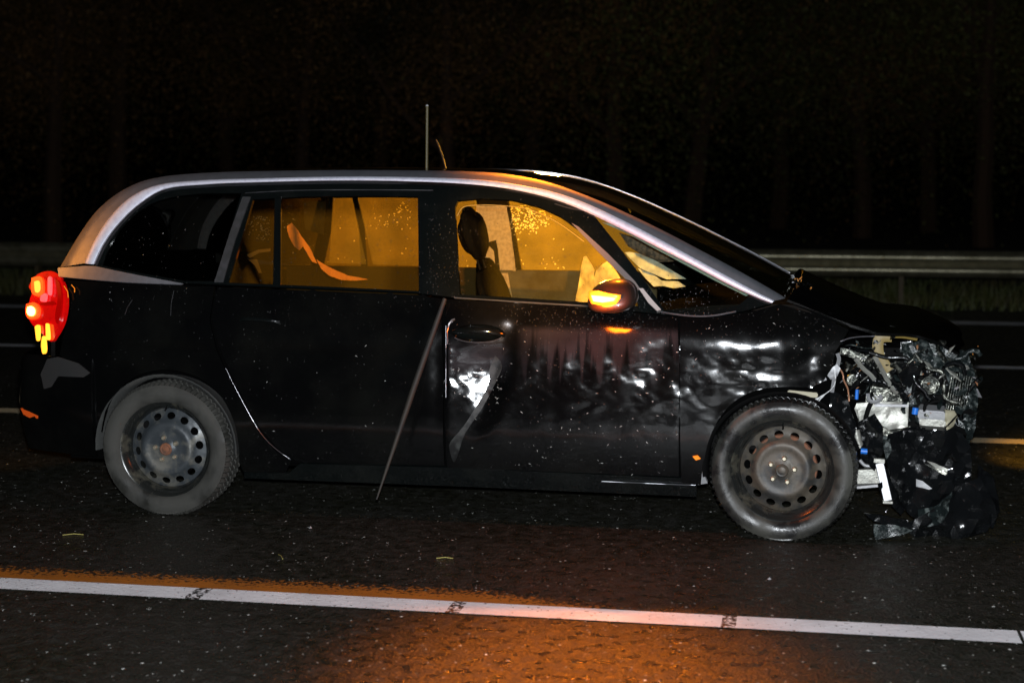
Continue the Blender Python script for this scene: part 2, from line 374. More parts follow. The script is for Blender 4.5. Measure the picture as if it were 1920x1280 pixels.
def linemat(name, col, gaps=(), fade=None):
    """thermoplastic paint; at the x of each gap it is broken up; fade = (x0, x1): thins out from x0 to x1"""
    m = bpy.data.materials.new(name); m.use_nodes = True; t = m.node_tree; b = t.nodes['Principled BSDF']; N = t.nodes.new; L = t.links.new
    g = N('ShaderNodeNewGeometry'); sx = N('ShaderNodeSeparateXYZ'); L(g.outputs['Position'], sx.inputs[0])
    n = N('ShaderNodeTexNoise'); n.inputs['Scale'].default_value = 60; n.inputs['Detail'].default_value = 7; L(g.outputs['Position'], n.inputs['Vector'])
    n2 = N('ShaderNodeTexNoise'); n2.inputs['Scale'].default_value = 5; n2.inputs['Detail'].default_value = 5; L(g.outputs['Position'], n2.inputs['Vector'])
    def math_(op, a, c):
        x = N('ShaderNodeMath'); x.operation = op
        for i, v in enumerate((a, c)):
            if isinstance(v, (int, float)): x.inputs[i].default_value = v
            else: L(v, x.inputs[i])
        return x.outputs[0]
    mask = None
    for gx, hw in gaps:
        d = math_('ABSOLUTE', math_('SUBTRACT', sx.outputs[0], gx), 0)
        k = math_('LESS_THAN', d, hw); mask = k if mask is None else math_('MAXIMUM', mask, k)
    r = N('ShaderNodeMapRange'); L(n2.outputs[0], r.inputs[0]); r.inputs[1].default_value = .3; r.inputs[2].default_value = .75
    mx = N('ShaderNodeMix'); mx.data_type = 'RGBA'; L(r.outputs[0], mx.inputs[0]); mx.inputs[6].default_value = (*col, 1); mx.inputs[7].default_value = (*[c*.72 for c in col], 1)
    hole = math_('GREATER_THAN', n.outputs[0], .665)
    if mask is not None:
        hole = math_('MAXIMUM', hole, math_('MULTIPLY', mask, math_('GREATER_THAN', n.outputs[0], .47)))
    if fade:
        r2 = N('ShaderNodeMapRange'); L(sx.outputs[0], r2.inputs[0]); r2.inputs[1].default_value = fade[0]; r2.inputs[2].default_value = fade[1]; r2.inputs[3].default_value = .78; r2.inputs[4].default_value = .30
        ry = N('ShaderNodeMapRange'); L(sx.outputs[1], ry.inputs[0]); ry.inputs[1].default_value = yw1; ry.inputs[2].default_value = yo1; ry.inputs[3].default_value = 0; ry.inputs[4].default_value = .40
        hole = N('ShaderNodeMapRange'); L(math_('SUBTRACT', n.outputs[0], math_('SUBTRACT', r2.outputs[0], ry.outputs[0])), hole.inputs[0]); hole.inputs[1].default_value = -.08; hole.inputs[2].default_value = .08; hole = hole.outputs[0]
    m2 = N('ShaderNodeMix'); m2.data_type = 'RGBA'; L(hole, m2.inputs[0]); L(mx.outputs[2], m2.inputs[6]); m2.inputs[7].default_value = (.02, .02, .018, 1)
    L(m2.outputs[2], b.inputs['Base Color']); b.inputs['Roughness'].default_value = .6
    if fade:
        tr = N('ShaderNodeBsdfTransparent'); ms = N('ShaderNodeMixShader'); L(hole, ms.inputs[0]); L(b.outputs[0], ms.inputs[1]); L(tr.outputs[0], ms.inputs[2]); L(ms.outputs[0], t.nodes['Material Output'].inputs[0])
    bp = N('ShaderNodeBump'); bp.inputs['Distance'].default_value = .003; L(n.outputs[0], bp.inputs['Height']); L(bp.outputs[0], b.inputs['Normal'])
    return m

def dust_sheen_paint():
    m = M['paint'].copy(); m.name = 'black_paint_with_dust_and_sheen'; t = m.node_tree; b = t.nodes['Principled BSDF']; N = t.nodes.new; L = t.links.new
    old = b.inputs['Base Color'].links[0].from_socket
    g = N('ShaderNodeTexCoord'); sx = N('ShaderNodeSeparateXYZ'); L(g.outputs['Object'], sx.inputs[0])
    def mp(src, a, c, d=0, e=1):
        q = N('ShaderNodeMapRange'); q.interpolation_type = 'SMOOTHSTEP'
        for i, v in ((1, a), (2, c), (3, d), (4, e)): q.inputs[i].default_value = v
        L(src, q.inputs[0]); return q.outputs[0]
    def mul(a, c, op='MULTIPLY'):
        q = N('ShaderNodeMath'); q.operation = op
        for i, v in enumerate((a, c)):
            if isinstance(v, float): q.inputs[i].default_value = v
            else: L(v, q.inputs[i])
        return q.outputs[0]
    mpn = N('ShaderNodeMapping'); mpn.inputs['Scale'].default_value = (26, 1, 1.6); L(g.outputs['Object'], mpn.inputs[0])
    n = N('ShaderNodeTexNoise'); n.inputs['Scale'].default_value = 1.0; n.inputs['Detail'].default_value = 3; L(mpn.outputs[0], n.inputs['Vector'])
    n2 = N('ShaderNodeTexNoise'); n2.inputs['Scale'].default_value = 4; n2.inputs['Detail'].default_value = 4; L(g.outputs['Object'], n2.inputs['Vector'])
    xa, zt = PX(968, 615); xb, zb = PX(1262, 720); zm = PX(1100, 680)[1]
    lim = mp(sx.outputs[2], zb, zt, .62, .36)             # the lower, the fewer streaks are left
    st = mp(mul(n.outputs[0], lim, 'SUBTRACT'), -.09, .09)
    k = mul(st, mp(sx.outputs[2], zb-.03, zb+.05)); k = mul(k, mp(sx.outputs[2], zt+.02, zt-.02))
    k = mul(k, mp(sx.outputs[0], xa-.01, xa+.05)); k = mul(k, mp(sx.outputs[0], xb+.04, xb))
    k = mul(k, mp(n2.outputs[0], .30, .62, .35, 1.0))
    # second patch behind the handle: grey dent sheen put into the colour
    xc, zc = PX(842, 640); xd, zd = PX(955, 700)
    k2 = mul(mp(sx.outputs[2], zd-.06, zd+.06), mp(sx.outputs[2], zc+.03, zc-.03)); k2 = mul(k2, mp(sx.outputs[0], xd+.03, xd-.05)); k2 = mul(k2, mp(n2.outputs[0], .38, .6))
    k2 = mul(k2, mp(sx.outputs[0], xc-.005, xc))
    k = mul(k, k2, 'MAXIMUM')
    mx = N('ShaderNodeMix'); mx.data_type = 'RGBA'; L(k, mx.inputs[0]); L(old, mx.inputs[6]); mx.inputs[7].default_value = (.021, .019, .021, 1); L(mx.outputs[2], b.inputs['Base Color'])  # dust film, with the door's grey reflection put into the same colour
    return m
M['door'] = dust_sheen_paint()
# ------------------------------------------------------------------ ground, road, markings
def sheet(name, x0, x1, y0, y1, z, m, nx=1):
    V = []; Fc = []
    for i in range(nx+1):
        x = x0+(x1-x0)*i/nx; V += [(x, y0, z), (x, y1, z)]
    for i in range(nx): Fc.append((2*i, 2*i+2, 2*i+3, 2*i+1))
    return tag(mesh(name, V, Fc, m, None, False), kind='structure')
yv = G(1900, 584).y                                # where asphalt ends and the verge begins
M['soil'] = mat('verge_soil', (.030, .028, .012), .9, bump=(6, .03))
sheet('ground', -200, 200, -60, 260, -.012, M['soil'])
sheet('road', -200, 200, -30, yv, 0, M['asphalt'])
yw0, yw1 = G(960, 1156).y, G(960, 1134).y
gaps = [(G(px, py).x, hw) for px, py, hw in ((380, 1108, .032), (862, 1131, .026), (1368, 1160, .026))]
xe = G(1912, 1197).x
sheet('edge_line', -60, xe, yw0, yw1, .004, linemat('white_line_paint', (.92, .92, .95), gaps))
sheet('edge_line', xe+.012, 60, yw0, yw1, .004, bpy.data.materials['white_line_paint'])
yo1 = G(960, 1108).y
sheet('amber_line_ghost', -60, G(1330, 1140).x, yw1+.002, yo1, .004, linemat('painted_amber_ghost', (.42, .13, .006), (), (G(900, 1120).x, G(1330, 1150).x)))  # amber-lit ghost of the white line, painted as a strip
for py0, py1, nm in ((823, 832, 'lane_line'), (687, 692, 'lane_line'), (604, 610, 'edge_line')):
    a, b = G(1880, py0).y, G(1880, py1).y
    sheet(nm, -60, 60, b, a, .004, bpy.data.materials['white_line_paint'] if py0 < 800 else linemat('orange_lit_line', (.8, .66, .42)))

# grass of the verge: blades as one uncountable cover
V = []; Fc = []
rg = random.Random(3)
for i in range(26000):
    x = rg.uniform(-13, 9); y = yv+.02+abs(rg.gauss(0, 1))*3.2; h = rg.uniform(.05, .17)*(1+.6*noise.noise(Vector((x*.8, y*.8, 0)))); a = rg.uniform(0, 6.28)
    dx, dy = .007*math.cos(a), .007*math.sin(a); b = len(V)
    V += [(x-dx, y-dy, -.01), (x+dx, y+dy, -.01), (x+rg.uniform(-.05, .05), y+rg.uniform(-.05, .05), h)]; Fc.append((b, b+1, b+2))
M['grass'] = mat('verge_grass', (.050, .066, .010), .6, mottle=(.9, (.06, .045, .010), .42, .65))
tag(mesh('verge_grass', V, Fc, M['grass'], None, False), 'short unmown grass on the verge around and beyond the guardrail', 'grass', kind='stuff')

# ------------------------------------------------------------------ guardrail
gy = yv+.55
zr = P(1900, 497, gy).z
rail = empty('guardrail', (0, gy, 0))
tag(rail, 'dull galvanised steel guardrail running along the grass verge behind the car', 'guardrail')
prof = [(.035, .155), (.03, .15), (.0, .135), (-.045, .105), (-.05, .075), (-.045, .05), (.0, .02), (.01, 0), (.0, -.02), (-.045, -.05), (-.05, -.075), (-.045, -.105), (.0, -.135), (.03, -.15), (.035, -.155)]
x = -15.0; k = 0
while x < 12:
    rows = []
    for i in range(9):
        xx = x+4.32*i/8
        rows.append([(xx, p[0]-(.004 if k % 2 else 0)+.004*noise.noise(Vector((xx*.7, 0, 0))), zr+p[1]) for p in prof])
    loft('rail_panel', rows, M['galv'], rail, .004)
    x += 4.3; k += 1
xp = P(1690, 530, gy).x; xq = P(65, 490, gy).x
st = (xp-xq)/4
for i in range(-2, 7):
    box('post', (xq+i*st, .09, (zr+.13)/2-.02), (.055, .10, zr+.13), M['post'], rail)
    box('spacer', (xq+i*st, .045, zr), (.07, .06, .10), M['galv'], rail)

# ------------------------------------------------------------------ trees beyond
def tree_meshes(seed, leafmat):
    rg = random.Random(seed)
    V = []; Fc = []
    def limb(p, d, L, r, depth):
        n = 5; pts = [p.copy()]
        for i in range(n):
            d = (d+Vector((rg.uniform(-.15, .15), rg.uniform(-.15, .15), rg.uniform(-.03, .08)))).normalized(); p = p+d*L/n; pts.append(p.copy())
        seg = 7; b0 = len(V)
        for i, q in enumerate(pts):
            dd = (pts[min(i+1, n)]-pts[max(0, i-1)]).normalized(); a = dd.cross(Vector((1, .1, 0))).normalized(); b = dd.cross(a)
            rr = r*(1-.55*i/n)
            for k in range(seg):
                t = 6.2832*k/seg; V.append(q+(a*math.cos(t)+b*math.sin(t))*rr)
        for i in range(n):
            for k in range(seg): Fc.append((b0+i*seg+k, b0+i*seg+(k+1) % seg, b0+(i+1)*seg+(k+1) % seg, b0+(i+1)*seg+k))
        tips.append(pts[-1])
        if depth:
            for j in range(3):
                q = pts[rg.randint(2, n)]
                a = rg.uniform(0, 6.28); nd = Vector((math.cos(a)*.8, math.sin(a)*.8, rg.uniform(.4, 1.1))).normalized()
                limb(q, nd, L*.55, r*.45, depth-1)
    tips = []
    limb(Vector((0, 0, -.1)), Vector((0, 0, 1)), rg.uniform(4.0, 5.5), .17, 2)
    t = (V, Fc)
    LV = []; LF = []
    for i in range(34000):
        c = rg.choice(tips)+Vector((rg.gauss(0, .9), rg.gauss(0, .9), rg.gauss(-.3, 1.3)))
        s = rg.uniform(.018, .04); a = Vector((rg.uniform(-1, 1), rg.uniform(-1, 1), rg.uniform(-1, 1))).normalized(); b = a.cross(Vector((.3, .2, 1))).normalized()
        k = len(LV); LV += [c-a*s, c+b*s*.6, c+a*s, c-b*s*.6]; LF.append((k, k+1, k+2, k+3))
    def mk(n, V, Fc, m):
        me = bpy.data.meshes.new(n); me.from_pydata([tuple(v) for v in V], [], Fc); me.materials.append(m); return me
    return mk('trunk', V, Fc, M['bark']), mk('crown', LV, LF, leafmat)
kinds = [tree_meshes(11, M['leaf']), tree_meshes(12, M['leaf2']), tree_meshes(13, M['leaf'])]
rg = random.Random(5)
tpx = [(-60, 24, 0, 1.25), (95, 19, 1, 1.05), (215, 21, 1, 1.2), (420, 27, 2, 1.3), (560, 22, 1, 1.0), (700, 29, 0, 1.35), (842, 18, 1, .9), (1000, 25, 2, 1.2), (1150, 20, 1, 1.1), (1295, 21, 0, 1.15), (1460, 27, 2, 1.3), (1620, 23, 1, 1.1), (1745, 26, 0, 1.2), (1850, 20, 2, 1.1), (1990, 24, 1, 1.2)]
wh = ['at the left edge of the picture', 'above the tail lamp', 'above the curve of the rear roof', 'above the rear quarter window', 'above the rear door', 'just left of the roof antenna', 'just right of the roof antenna, forking low', 'above the front door', 'above the top of the windscreen', 'above the middle of the windscreen', 'above the foot of the windscreen', 'above the rear of the bonnet', 'above the front of the bonnet', 'above the wrecked nose', 'at the right edge of the picture']
for (px, Y_, k, sc), w in zip(tpx, wh):
    Y = Y_*1.35; p = P(px, 300, Y); o = empty('tree', (p.x, Y, 0)); o.scale = (sc*1.2,)*3; o.rotation_euler[2] = rg.uniform(0, 6.28)
    tag(o, '%s tree barely lit in the dark %s' % ('brownish' if k == 1 else 'dark green', w), 'tree', 'trees beyond the guardrail in the dark')
    for nm, me in zip(('trunk', 'crown'), kinds[k]):
        c = bpy.data.objects.new(nm, me); C.objects.link(c); c.parent = o

# ================================================================== THE CAR
car = empty('crashed_car', (0, 0, 0))
tag(car, 'black people carrier with silver window arch, dented front door and its front end torn off', 'car')
rwx, fwx = -2.84, 0.0
# ---- outline curves of the silver arch (photo pixels on the side surface)
outer = smooth_line([(112, 501), (150, 437), (188, 388), (240, 351), (300, 332), (400, 323.5), (520, 320.5), (650, 319), (800, 320), (900, 322.5), (960, 328), (1020, 340), (1080, 360), (1150, 389), (1230, 427), (1300, 463), (1380, 506), (1440, 540), (1472, 559)], 5)
ridge = smooth_line([(161, 493), (180, 450), (210, 405), (250, 368), (302, 346), (380, 338), (460, 335), (640, 331), (800, 332.5), (900, 337), (965, 345), (1035, 359), (1095, 379), (1163, 410), (1235, 447), (1303, 484), (1378, 525), (1425, 550), (1452, 563)], 5)
inner = smooth_line([(177, 495), (195, 457), (225, 417), (265, 380), (312, 354), (385, 346), (460, 342.5), (640, 338.5), (800, 341), (900, 347), (965, 356), (1033, 372), (1090, 393), (1155, 424), (1228, 461), (1300, 498), (1372, 536), (1420, 558), (1446, 568)], 5)
OUT3, RID3, INN3 = ([PS(*p) for p in L] for L in (outer, ridge, inner))
def arch(far, m, nm='silver_arch', edge=False, par=None):
    rows = []
    for o, r, i in zip(OUT3, RID3, INN3):
        o, r, i = o.copy(), r.copy(), i.copy()
        r2 = r.lerp(o, .15); mid = o.lerp(r, .5)
        pts = [o+Vector((0, .035, 0)), o+Vector((0, .004, 0)), mid+Vector((0, -.006, 0)), r2+Vector((0, -.014, 0)), r+Vector((0, -.016, 0)), r+Vector((0, 0, 0))]
        if edge: pts = [r+Vector((0, 0, 0)), r+Vector((0, -.017, 0)), r.lerp(i, .3)+Vector((0, -.021, 0)), r.lerp(i, .7)+Vector((0, -.020, 0)), i+Vector((0, -.012, 0)), i+Vector((0, .008, 0))]
        if far: pts = [Vector((q.x, 2*YC-q.y, q.z)) for q in pts]
        rows.append(pts)
    return loft(nm, rows, m, par or car, .003, -1, 70, flip=far)
for far in (False, True):
    a_ = arch(far, M['chrome']); arch(far, M['lit_chrome_edge'], 'lit_edge', True, a_)
# forward pointing blade under the quarter window
blade = [(110, 502), (162, 498), (182, 499), (345, 531), (340, 533), (240, 529), (112, 518)]
for far in (False, True):
    panel('silver_blade', blade, M['chrome'], car, off=-.012, s=.05, far=far)

# ---- black frames of the side windows with their openings
INPX = [p for p in inner]
belt = [(1446, 569), (1395, 583), (1330, 592), (1245, 590), (1090, 571), (860, 558.5), (780, 549), (420, 534), (346, 531), (182, 500)]
h_quarter = smooth_line([(190, 498), (205, 458), (235, 417), (278, 384), (330, 368), (390, 362)], 3)+[(452, 362), (402, 527), (346, 527), (262, 512)]
h_rear = [(474, 374), (560, 369), (700, 367), (783, 369), (785, 546), (600, 537), (428, 530)]
h_front = [(853, 388), (858, 376), (900, 372), (960, 375), (1010, 388), (1050, 406), (1085, 431), (1120, 466), (1165, 514), (1190, 545), (1196, 574), (1090, 566), (862, 552)]
h_tri = [(1112, 402), (1150, 417), (1200, 440), (1260, 471), (1320, 504), (1380, 536), (1408, 553), (1385, 572), (1330, 584), (1246, 582), (1215, 535), (1160, 462)]
for far in (False, True):
    panel('window_frame', INPX+belt, M['gloss'], car, holes=(h_quarter, h_rear, h_front, h_tri), s=.035, off=.004, far=far, solid=.02)
    panel('rear_quarter_window', h_quarter, M['glass_dark'], car, s=.06, off=.012, far=far, solid=0)
    panel('rear_door_window', h_rear, M['glass_tint'], car, s=.06, off=.012, far=far, solid=0)
    panel('front_door_window', h_front, M['glass_clear'], car, s=.05, off=.012, far=far, solid=0)
    panel('front_quarter_window', h_tri, M['glass_quarter'], car, s=.05, off=.012, far=far, solid=0)
    panel('window_divider', [(514, 372), (526, 372), (525, 536), (511, 535)], M['gloss'], car, off=.006, s=.05, far=far)
    panel('pillar_strip', [(455, 369), (470, 369), (441, 450), (418, 529), (402, 529), (430, 440)], M['strip'], car, off=-.003, s=.05, far=far, solid=.006)
def strip_px(name, pts, r, m, off, rr=None):
    return tube(name, [PS(*p, None, off) for p in smooth_line(pts, 4)], r if rr is None else rr, m, car, 6)
# mouldings: over the doors, along the belt, slanting pillar trim, window seal
strip_px('roof_moulding', [(460, 362), (560, 357), (700, 356), (812, 357)], .0028, M['strip'], -.006)
strip_px('roof_moulding', [(1040, 382), (1075, 392), (1125, 399)], .0028, M['strip'], -.006)
strip_px('belt_moulding', [(852, 558), (960, 565), (1090, 573), (1100, 574)], .004, M['strip'], -.004)
strip_px('belt_moulding', [(1240, 585), (1290, 592), (1335, 592), (1380, 584)], .004, M['chrome_thin'], -.004)
M['pillar'] = mat('reddish_grey_pillar_trim', (.16, .12, .11), .5, .2)
M['pillar2'] = mat('pale_pillar_foot', (.55, .45, .42), .4, .4)
panel('front_pillar_trim', [(1072, 418), (1085, 425), (1140, 475), (1190, 526), (1202, 543), (1194, 543), (1165, 515), (1120, 470)], M['pillar'], car, off=-.004, s=.05, solid=.008)
panel('front_pillar_trim', [(1198, 540), (1206, 540), (1222, 560), (1240, 580), (1232, 582), (1216, 567)], M['pillar2'], car, off=-.010, s=.05, solid=.008)
strip_px('window_seal', [(857, 405), (868, 389), (890, 385), (930, 385), (985, 391), (1030, 409), (1060, 427), (1095, 453)], .0018, mat('amber_edge_seal', (.6, .4, .15), .4), .016)

# ---- lower body panels of both sides
arch_r = smooth_line([(449, 880), (447, 830), (437, 785), (415, 743), (382, 713), (345, 698), (311, 693), (270, 699), (236, 718), (210, 748), (195, 785), (187, 830), (185, 875)], 3)
arch_f = smooth_line([(1522, 727), (1467, 725), (1420, 731), (1380, 750), (1350, 782), (1330, 822), (1319, 866), (1314, 908)], 3)
quarter = [(114, 524), (240, 532), (345, 536), (402, 537), (393, 600), (406, 655), (421, 690), (448, 745), (478, 800), (518, 846), (546, 864), (535, 886), (456, 884)]+arch_r[1:33]+[(150, 800), (150, 716), (112, 664), (119, 628), (131, 592), (134, 560), (124, 530)]
rdoor = [(407, 538), (780, 553), (829, 560), (831, 700), (834, 873), (560, 866), (522, 842), (483, 796), (453, 741), (426, 686), (411, 652), (398, 600)]
fdoor = [(837, 561), (1090, 575), (1240, 592), (1271, 595), (1274, 700), (1273, 893), (839, 876), (836, 700)]
fender = [(1276, 596), (1330, 596), (1400, 587), (1462, 570), (1530, 590), (1592, 618), (1580, 638), (1566, 660), (1560, 690), (1545, 712)]+arch_f+[(1278, 905)]
sill = [(456, 886), (540, 888), (560, 870), (834, 877), (1277, 897), (1306, 910), (1306, 932), (900, 914), (456, 897)]
HOLE = [(848+48*(1+math.cos(a)), 625+17*math.sin(a)) for a in [i*math.pi/9 for i in range(18)]]
for far in (False, True):
    f = Yb if far else Yd
    panel('rear_quarter_panel', quarter, M['paint'], car, f, s=.045, far=far)
    panel('rear_door', rdoor, M['paint'], car, f, s=.03 if not far else .08, far=far)
    panel('front_door', fdoor, M['door'], car, f, holes=() if far else (HOLE,), s=.014 if not far else .08, far=far, sharp=60)
    panel('sill', sill, M['gloss'], car, f, off=.012, s=.06, far=far)
panel('front_wing', fender, M['paint'], car, Yd, s=.016, sharp=60)
panel('front_wing', fender, M['paint'], car, Yb, s=.08, far=True)
M['crease_sheen'] = mat('crease_sheen_paint', (.030, .032, .030), .55, mottle=(26, (.004, .004, .004), .42, .60), spec=.3)  # light along the door crease, painted as a grey strip
panel('crease_sheen', smooth_line([(925, 668), (938, 688), (928, 715), (903, 765), (872, 812), (860, 848), (851, 866), (843, 842), (846, 826), (868, 800), (893, 760), (913, 722), (914, 695), (925, 668)], 3)[:-1], M['crease_sheen'], car, Yd, s=.02, off=-.0015, solid=0, sharp=0)
# bright edge lines of the doors (edge highlights, added as chrome tubes)
strip_px('door_edge_glint', [(423, 690), (450, 744), (480, 798), (500, 825), (522, 845), (545, 861)], .0012, M['chrome_thin'], -.003)
tube('door_edge_glint', [PS(836, y, Yd, -.002) for y in (610, 650, 690, 720, 745)], .002, M['chrome_thin'], car, 6)
# sill highlight, added as a bright strip
strip_px('sill_highlight', [(1128, 902), (1200, 905), (1270, 908), (1304, 909)], .0022, M['chrome_thin'], .004)
# backing volumes so that one never looks through the body
zbelt = 1.0
box('floor_pan', ((-3.5+.1)/2, YC, .27), (3.4, 1.40, .10), M['blackhole'], car)
loft('inner_side', [[(x, .10+Yb(x, .9), z) for x in (-3.35, -3.0, -2.0, -1.0, -.3, 0, .2)] for z in (.55, .99)], M['blackhole'], car, .01)
loft('inner_side', [[(x, 2*YC-.10-Yb(x, .9), z) for x in (-3.35, -3.0, -2.0, -1.0, -.3, 0, .2)] for z in (.55, .99)], M['blackhole'], car, .01)
loft('inner_side', [[(x, .12, z) for x in (-2.42, -1.6, -1.0, -.40)] for z in (.25, .6)], M['blackhole'], car, .01)
# ---- roof, windscreen, tailgate, bonnet
def cross(p, n=13, crown=.03, fwd=0.0):
    y0 = p.y+.02; y1 = 2*YC-y0; out = []
    for i in range(n):
        t = i/(n-1); b = 4*t*(1-t); out.append((p.x+fwd*b, y0+(y1-y0)*t, p.z-.004+crown*b))
    return out
iw = next(i for i, p in enumerate(outer) if p[0] > 905)
ir = next(i for i, p in enumerate(outer) if p[0] > 245)
loft('roof', [cross(p, crown=.016) for p in OUT3[ir:iw+1]], M['paint'], car, .02, flip=True)
rows = [cross(p, crown=.012, fwd=.05*ss(0, 14, i)) for i, p in enumerate(OUT3[iw:])]
loft('windscreen', rows, M['glass_screen'], car, 0, flip=True)
loft('rear_window', [cross(p, crown=.016*(i/max(1, ir)), fwd=-.10*(1-i/max(1, ir))) for i, p in enumerate(OUT3[:ir+1])], M['glass_dark'], car, 0, flip=True)
loft('headlining', [[(q[0], q[1], q[2]-.06) for q in cross(p, crown=.01)] for p in OUT3[ir:iw+1]], M['lining'], car, .01)
tube('added_far_arch_rim', [Vector((p.x, 2*YC-p.y+.004, p.z+.006)) for p in OUT3[iw-6:]], .0045, M['chrome_thin'], car, 8)  # bead added on the far arch for its bright top line
# tailgate below the glass down to the bumper
tg = []
for k, (px, py) in enumerate(((112, 508), (104, 540), (100, 600), (98, 660), (96, 700))):
    p = PS(max(px, 100), py); tg.append(cross(p, 13, 0, -.13-.02*math.sin(k)))
loft('tailgate', tg, M['paint'], car, .02, flip=True)
# rear bumper: wraps from the near arch round the back to the far arch
bp = [(206, 752), (170, 712), (110, 690), (62, 700)]
rows = []
for z, out in ((.26, -.06), (.33, 0), (.42, .03), (.50, .045), (.58, .045), (.64, .03), (.70, 0.0), (.72, -.04)):
    row = []
    xs = [-3.20, -3.25, -3.35, -3.45, -3.55, -3.62]
    for x in xs: row.append((x, Yb(x, max(z, .45))-.01*min(1, out*20)+(.0 if z > .3 else .02), z))
    xr = -3.62; y0 = row[-1][1]
    for i in range(1, 15):
        t = i/15; row.append((xr-(.13+out)*math.sin(math.pi*t)**.55, y0+(2*YC-2*y0)*t, z))
    for x in xs[::-1]: row.append((x, 2*YC-(Yb(x, max(z, .45))), z))
    rows.append(row)
loft('rear_bumper', rows, M['paint'], car, .01, flip=False, sharp=70)
M['greyq'] = mat('grey_bumper_corner', (.024, .022, .021), .6, mottle=(9, (.02, .02, .02), .4, .7))  # grey patch laid over the bumper corner
panel('bumper_corner_trim', [(92, 672), (112, 668), (150, 680), (172, 698), (160, 706), (112, 704), (100, 724), (86, 728), (80, 700)], M['greyq'], car, off=-.02, s=.04, solid=.006)
panel('reflector', [(42, 764), (58, 770), (75, 778), (76, 800), (60, 798), (52, 784)], M['reflector'], car, off=-.02, s=.04, solid=.01)
# bonnet: buckled, from the cowl to the broken front edge
cow = [PS(1468, 562), PS(1500, 575), PS(1540, 592), PS(1590, 612), PS(1640, 627), PS(1700, 628), PS(1750, 638), PS(1792, 660)]
rows = []
for i in range(17):
    t = i/16; f = t*(len(cow)-1); a = min(int(f), len(cow)-2); p = cow[a].lerp(cow[a+1], f-a)
    row = []
    for j in range(21):
        u = j/20; b = 4*u*(1-u); y0 = p.y+.02
        zz = p.z+.055*b*(1-.3*t)+.010*math.sin(u*9+t*4)*t+.008*noise.noise(Vector((t*5, u*7, 0)))*t+.02*ss(0, .2, u)*ss(1, .8, u)*(1-t)
        row.append((p.x+.02+.10*b*(1-t)*.6+.05*b*t+(.02*noise.noise(Vector((u*9, 3, 3))) if i == 16 else 0), y0+(2*YC-2*y0)*u, zz))
    rows.append(row)
loft('bonnet', rows, M['paint'], car, .012, flip=True, sharp=60)
# bent edge of the bonnet over the engine, highlight added as tubes
M['edge'] = mat('bonnet_edge_highlight', (.04, .042, .038), .4, .5)
tube('bonnet_edge_glint', [P(*p, .30) for p in smooth_line([(1668, 612), (1700, 621), (1735, 635), (1765, 650), (1788, 668)], 4)], .006, M['edge'], car)
strip_px('bonnet_edge_glint', [(1576, 640), (1592, 634), (1612, 631), (1640, 630)], .003, M['chrome_thin'], -.01)

# ---- door handles
hc = PS(896, 625, Yd)
cup = []
for i in range(8):
    t = i/7; row = []
    for k in range(25):
        a = 2*math.pi*k/24; q = PS(896+47*math.cos(a)*(1-.9*t*t), 625+16.5*math.sin(a)*(1-.9*t*t)); row.append((q.x, Yd(q.x, q.z)+.003+.030*math.sin(t*1.57), q.z))
    cup.append(row)
loft('handle_recess', cup, M['gloss'], car, 0)
h = tube('door_handle', [PS(x, y, Yd, o) for x, y, o in ((850, 622, .004), (862, 619, -.012), (885, 619, -.022), (915, 621, -.022), (936, 625, -.010), (946, 628, .004))], lambda t: .011+.004*math.sin(math.pi*t), M['gloss'], car, 12)
tube('handle_rim_glint', [PS(896+49*math.cos(a), 625+17*math.sin(a), Yd, -.001) for a in [i*2*math.pi/28+.2 for i in range(12)]], .0022, M['chrome_thin'], car, 6)
tube('handle_rim_glint', [PS(x, y, Yd, -.003) for x, y in ((838, 645), (838, 622), (842, 607), (848, 600), (853, 598))], .0045, M['chrome_thin'], car, 6)
tube('handle_rim_glint', [PS(x, y, Yd, -.026) for x, y in ((878, 622), (900, 624), (922, 624))], .002, M['chrome_thin'], car, 6)
tube('door_handle', [PS(x, y, Yd, o) for x, y, o in ((452, 600, .004), (462, 598, -.015), (490, 599, -.022), (515, 602, -.014), (526, 606, .004))], .010, M['gloss'], car, 10)
tube('handle_rim_glint', [PS(x, y, Yd, -.024) for x, y in ((485, 598), (505, 600), (524, 603))], .0018, M['chrome_thin'], car, 6)  # highlight of the rear handle, added as a chrome tube
# fuel flap scratches
for a, b in (((248, 562), (234, 590)), ((326, 545), (320, 592))):
    tube('scratch', [PS(*a, Yd, -.001), PS((a[0]+b[0])/2-2, (a[1]+b[1])/2, Yd, -.001), PS(*b, Yd, -.001)], .0012, M['strip'], car, 5)

# ---- mirror with lit indicator
mc = PS(1152, 560, None, -.16)
V = []; Fc = []; nu, nv = 20, 12
for i in range(nv+1):
    th = math.pi*i/nv
    for k in range(nu):
        a = 2*math.pi*k/nu; cx = math.cos(a)*math.sin(th); cy = -math.cos(th); cz = math.sin(a)*math.sin(th)
        sx = .116 if cx < 0 else .105; sz = .085 if cz > 0 else .058
        e = lambda v: math.copysign(abs(v)**.8, v)
        V.append((mc.x+sx*e(cx)*(1-.12*max(0, cz)), mc.y+.085*e(cy)+.03*cz, mc.z+sz*e(cz)+.012*cx))
for i in range(nv):
    for k in range(nu): Fc.append((i*nu+k, i*nu+(k+1) % nu, (i+1)*nu+(k+1) % nu, (i+1)*nu+k))
M['mirror'] = mat('mirror_housing', (.022, .013, .010), .35, 0, .6)  # reddish indicator glow put into the housing colour
mir = mesh('wing_mirror', V, orient(V, Fc, Vector((0, 0, 0))), M['mirror'], car, True, 0, 0, 0)
ip = [(1103, 546), (1120, 545), (1140, 550), (1164, 553), (1163, 560), (1155, 571), (1130, 573), (1108, 570), (1103, 560)]
ym = mc.y-.094
V2, T2 = tri2d([(P(*p, ym).x, P(*p, ym).z) for p in ip], (), .02)
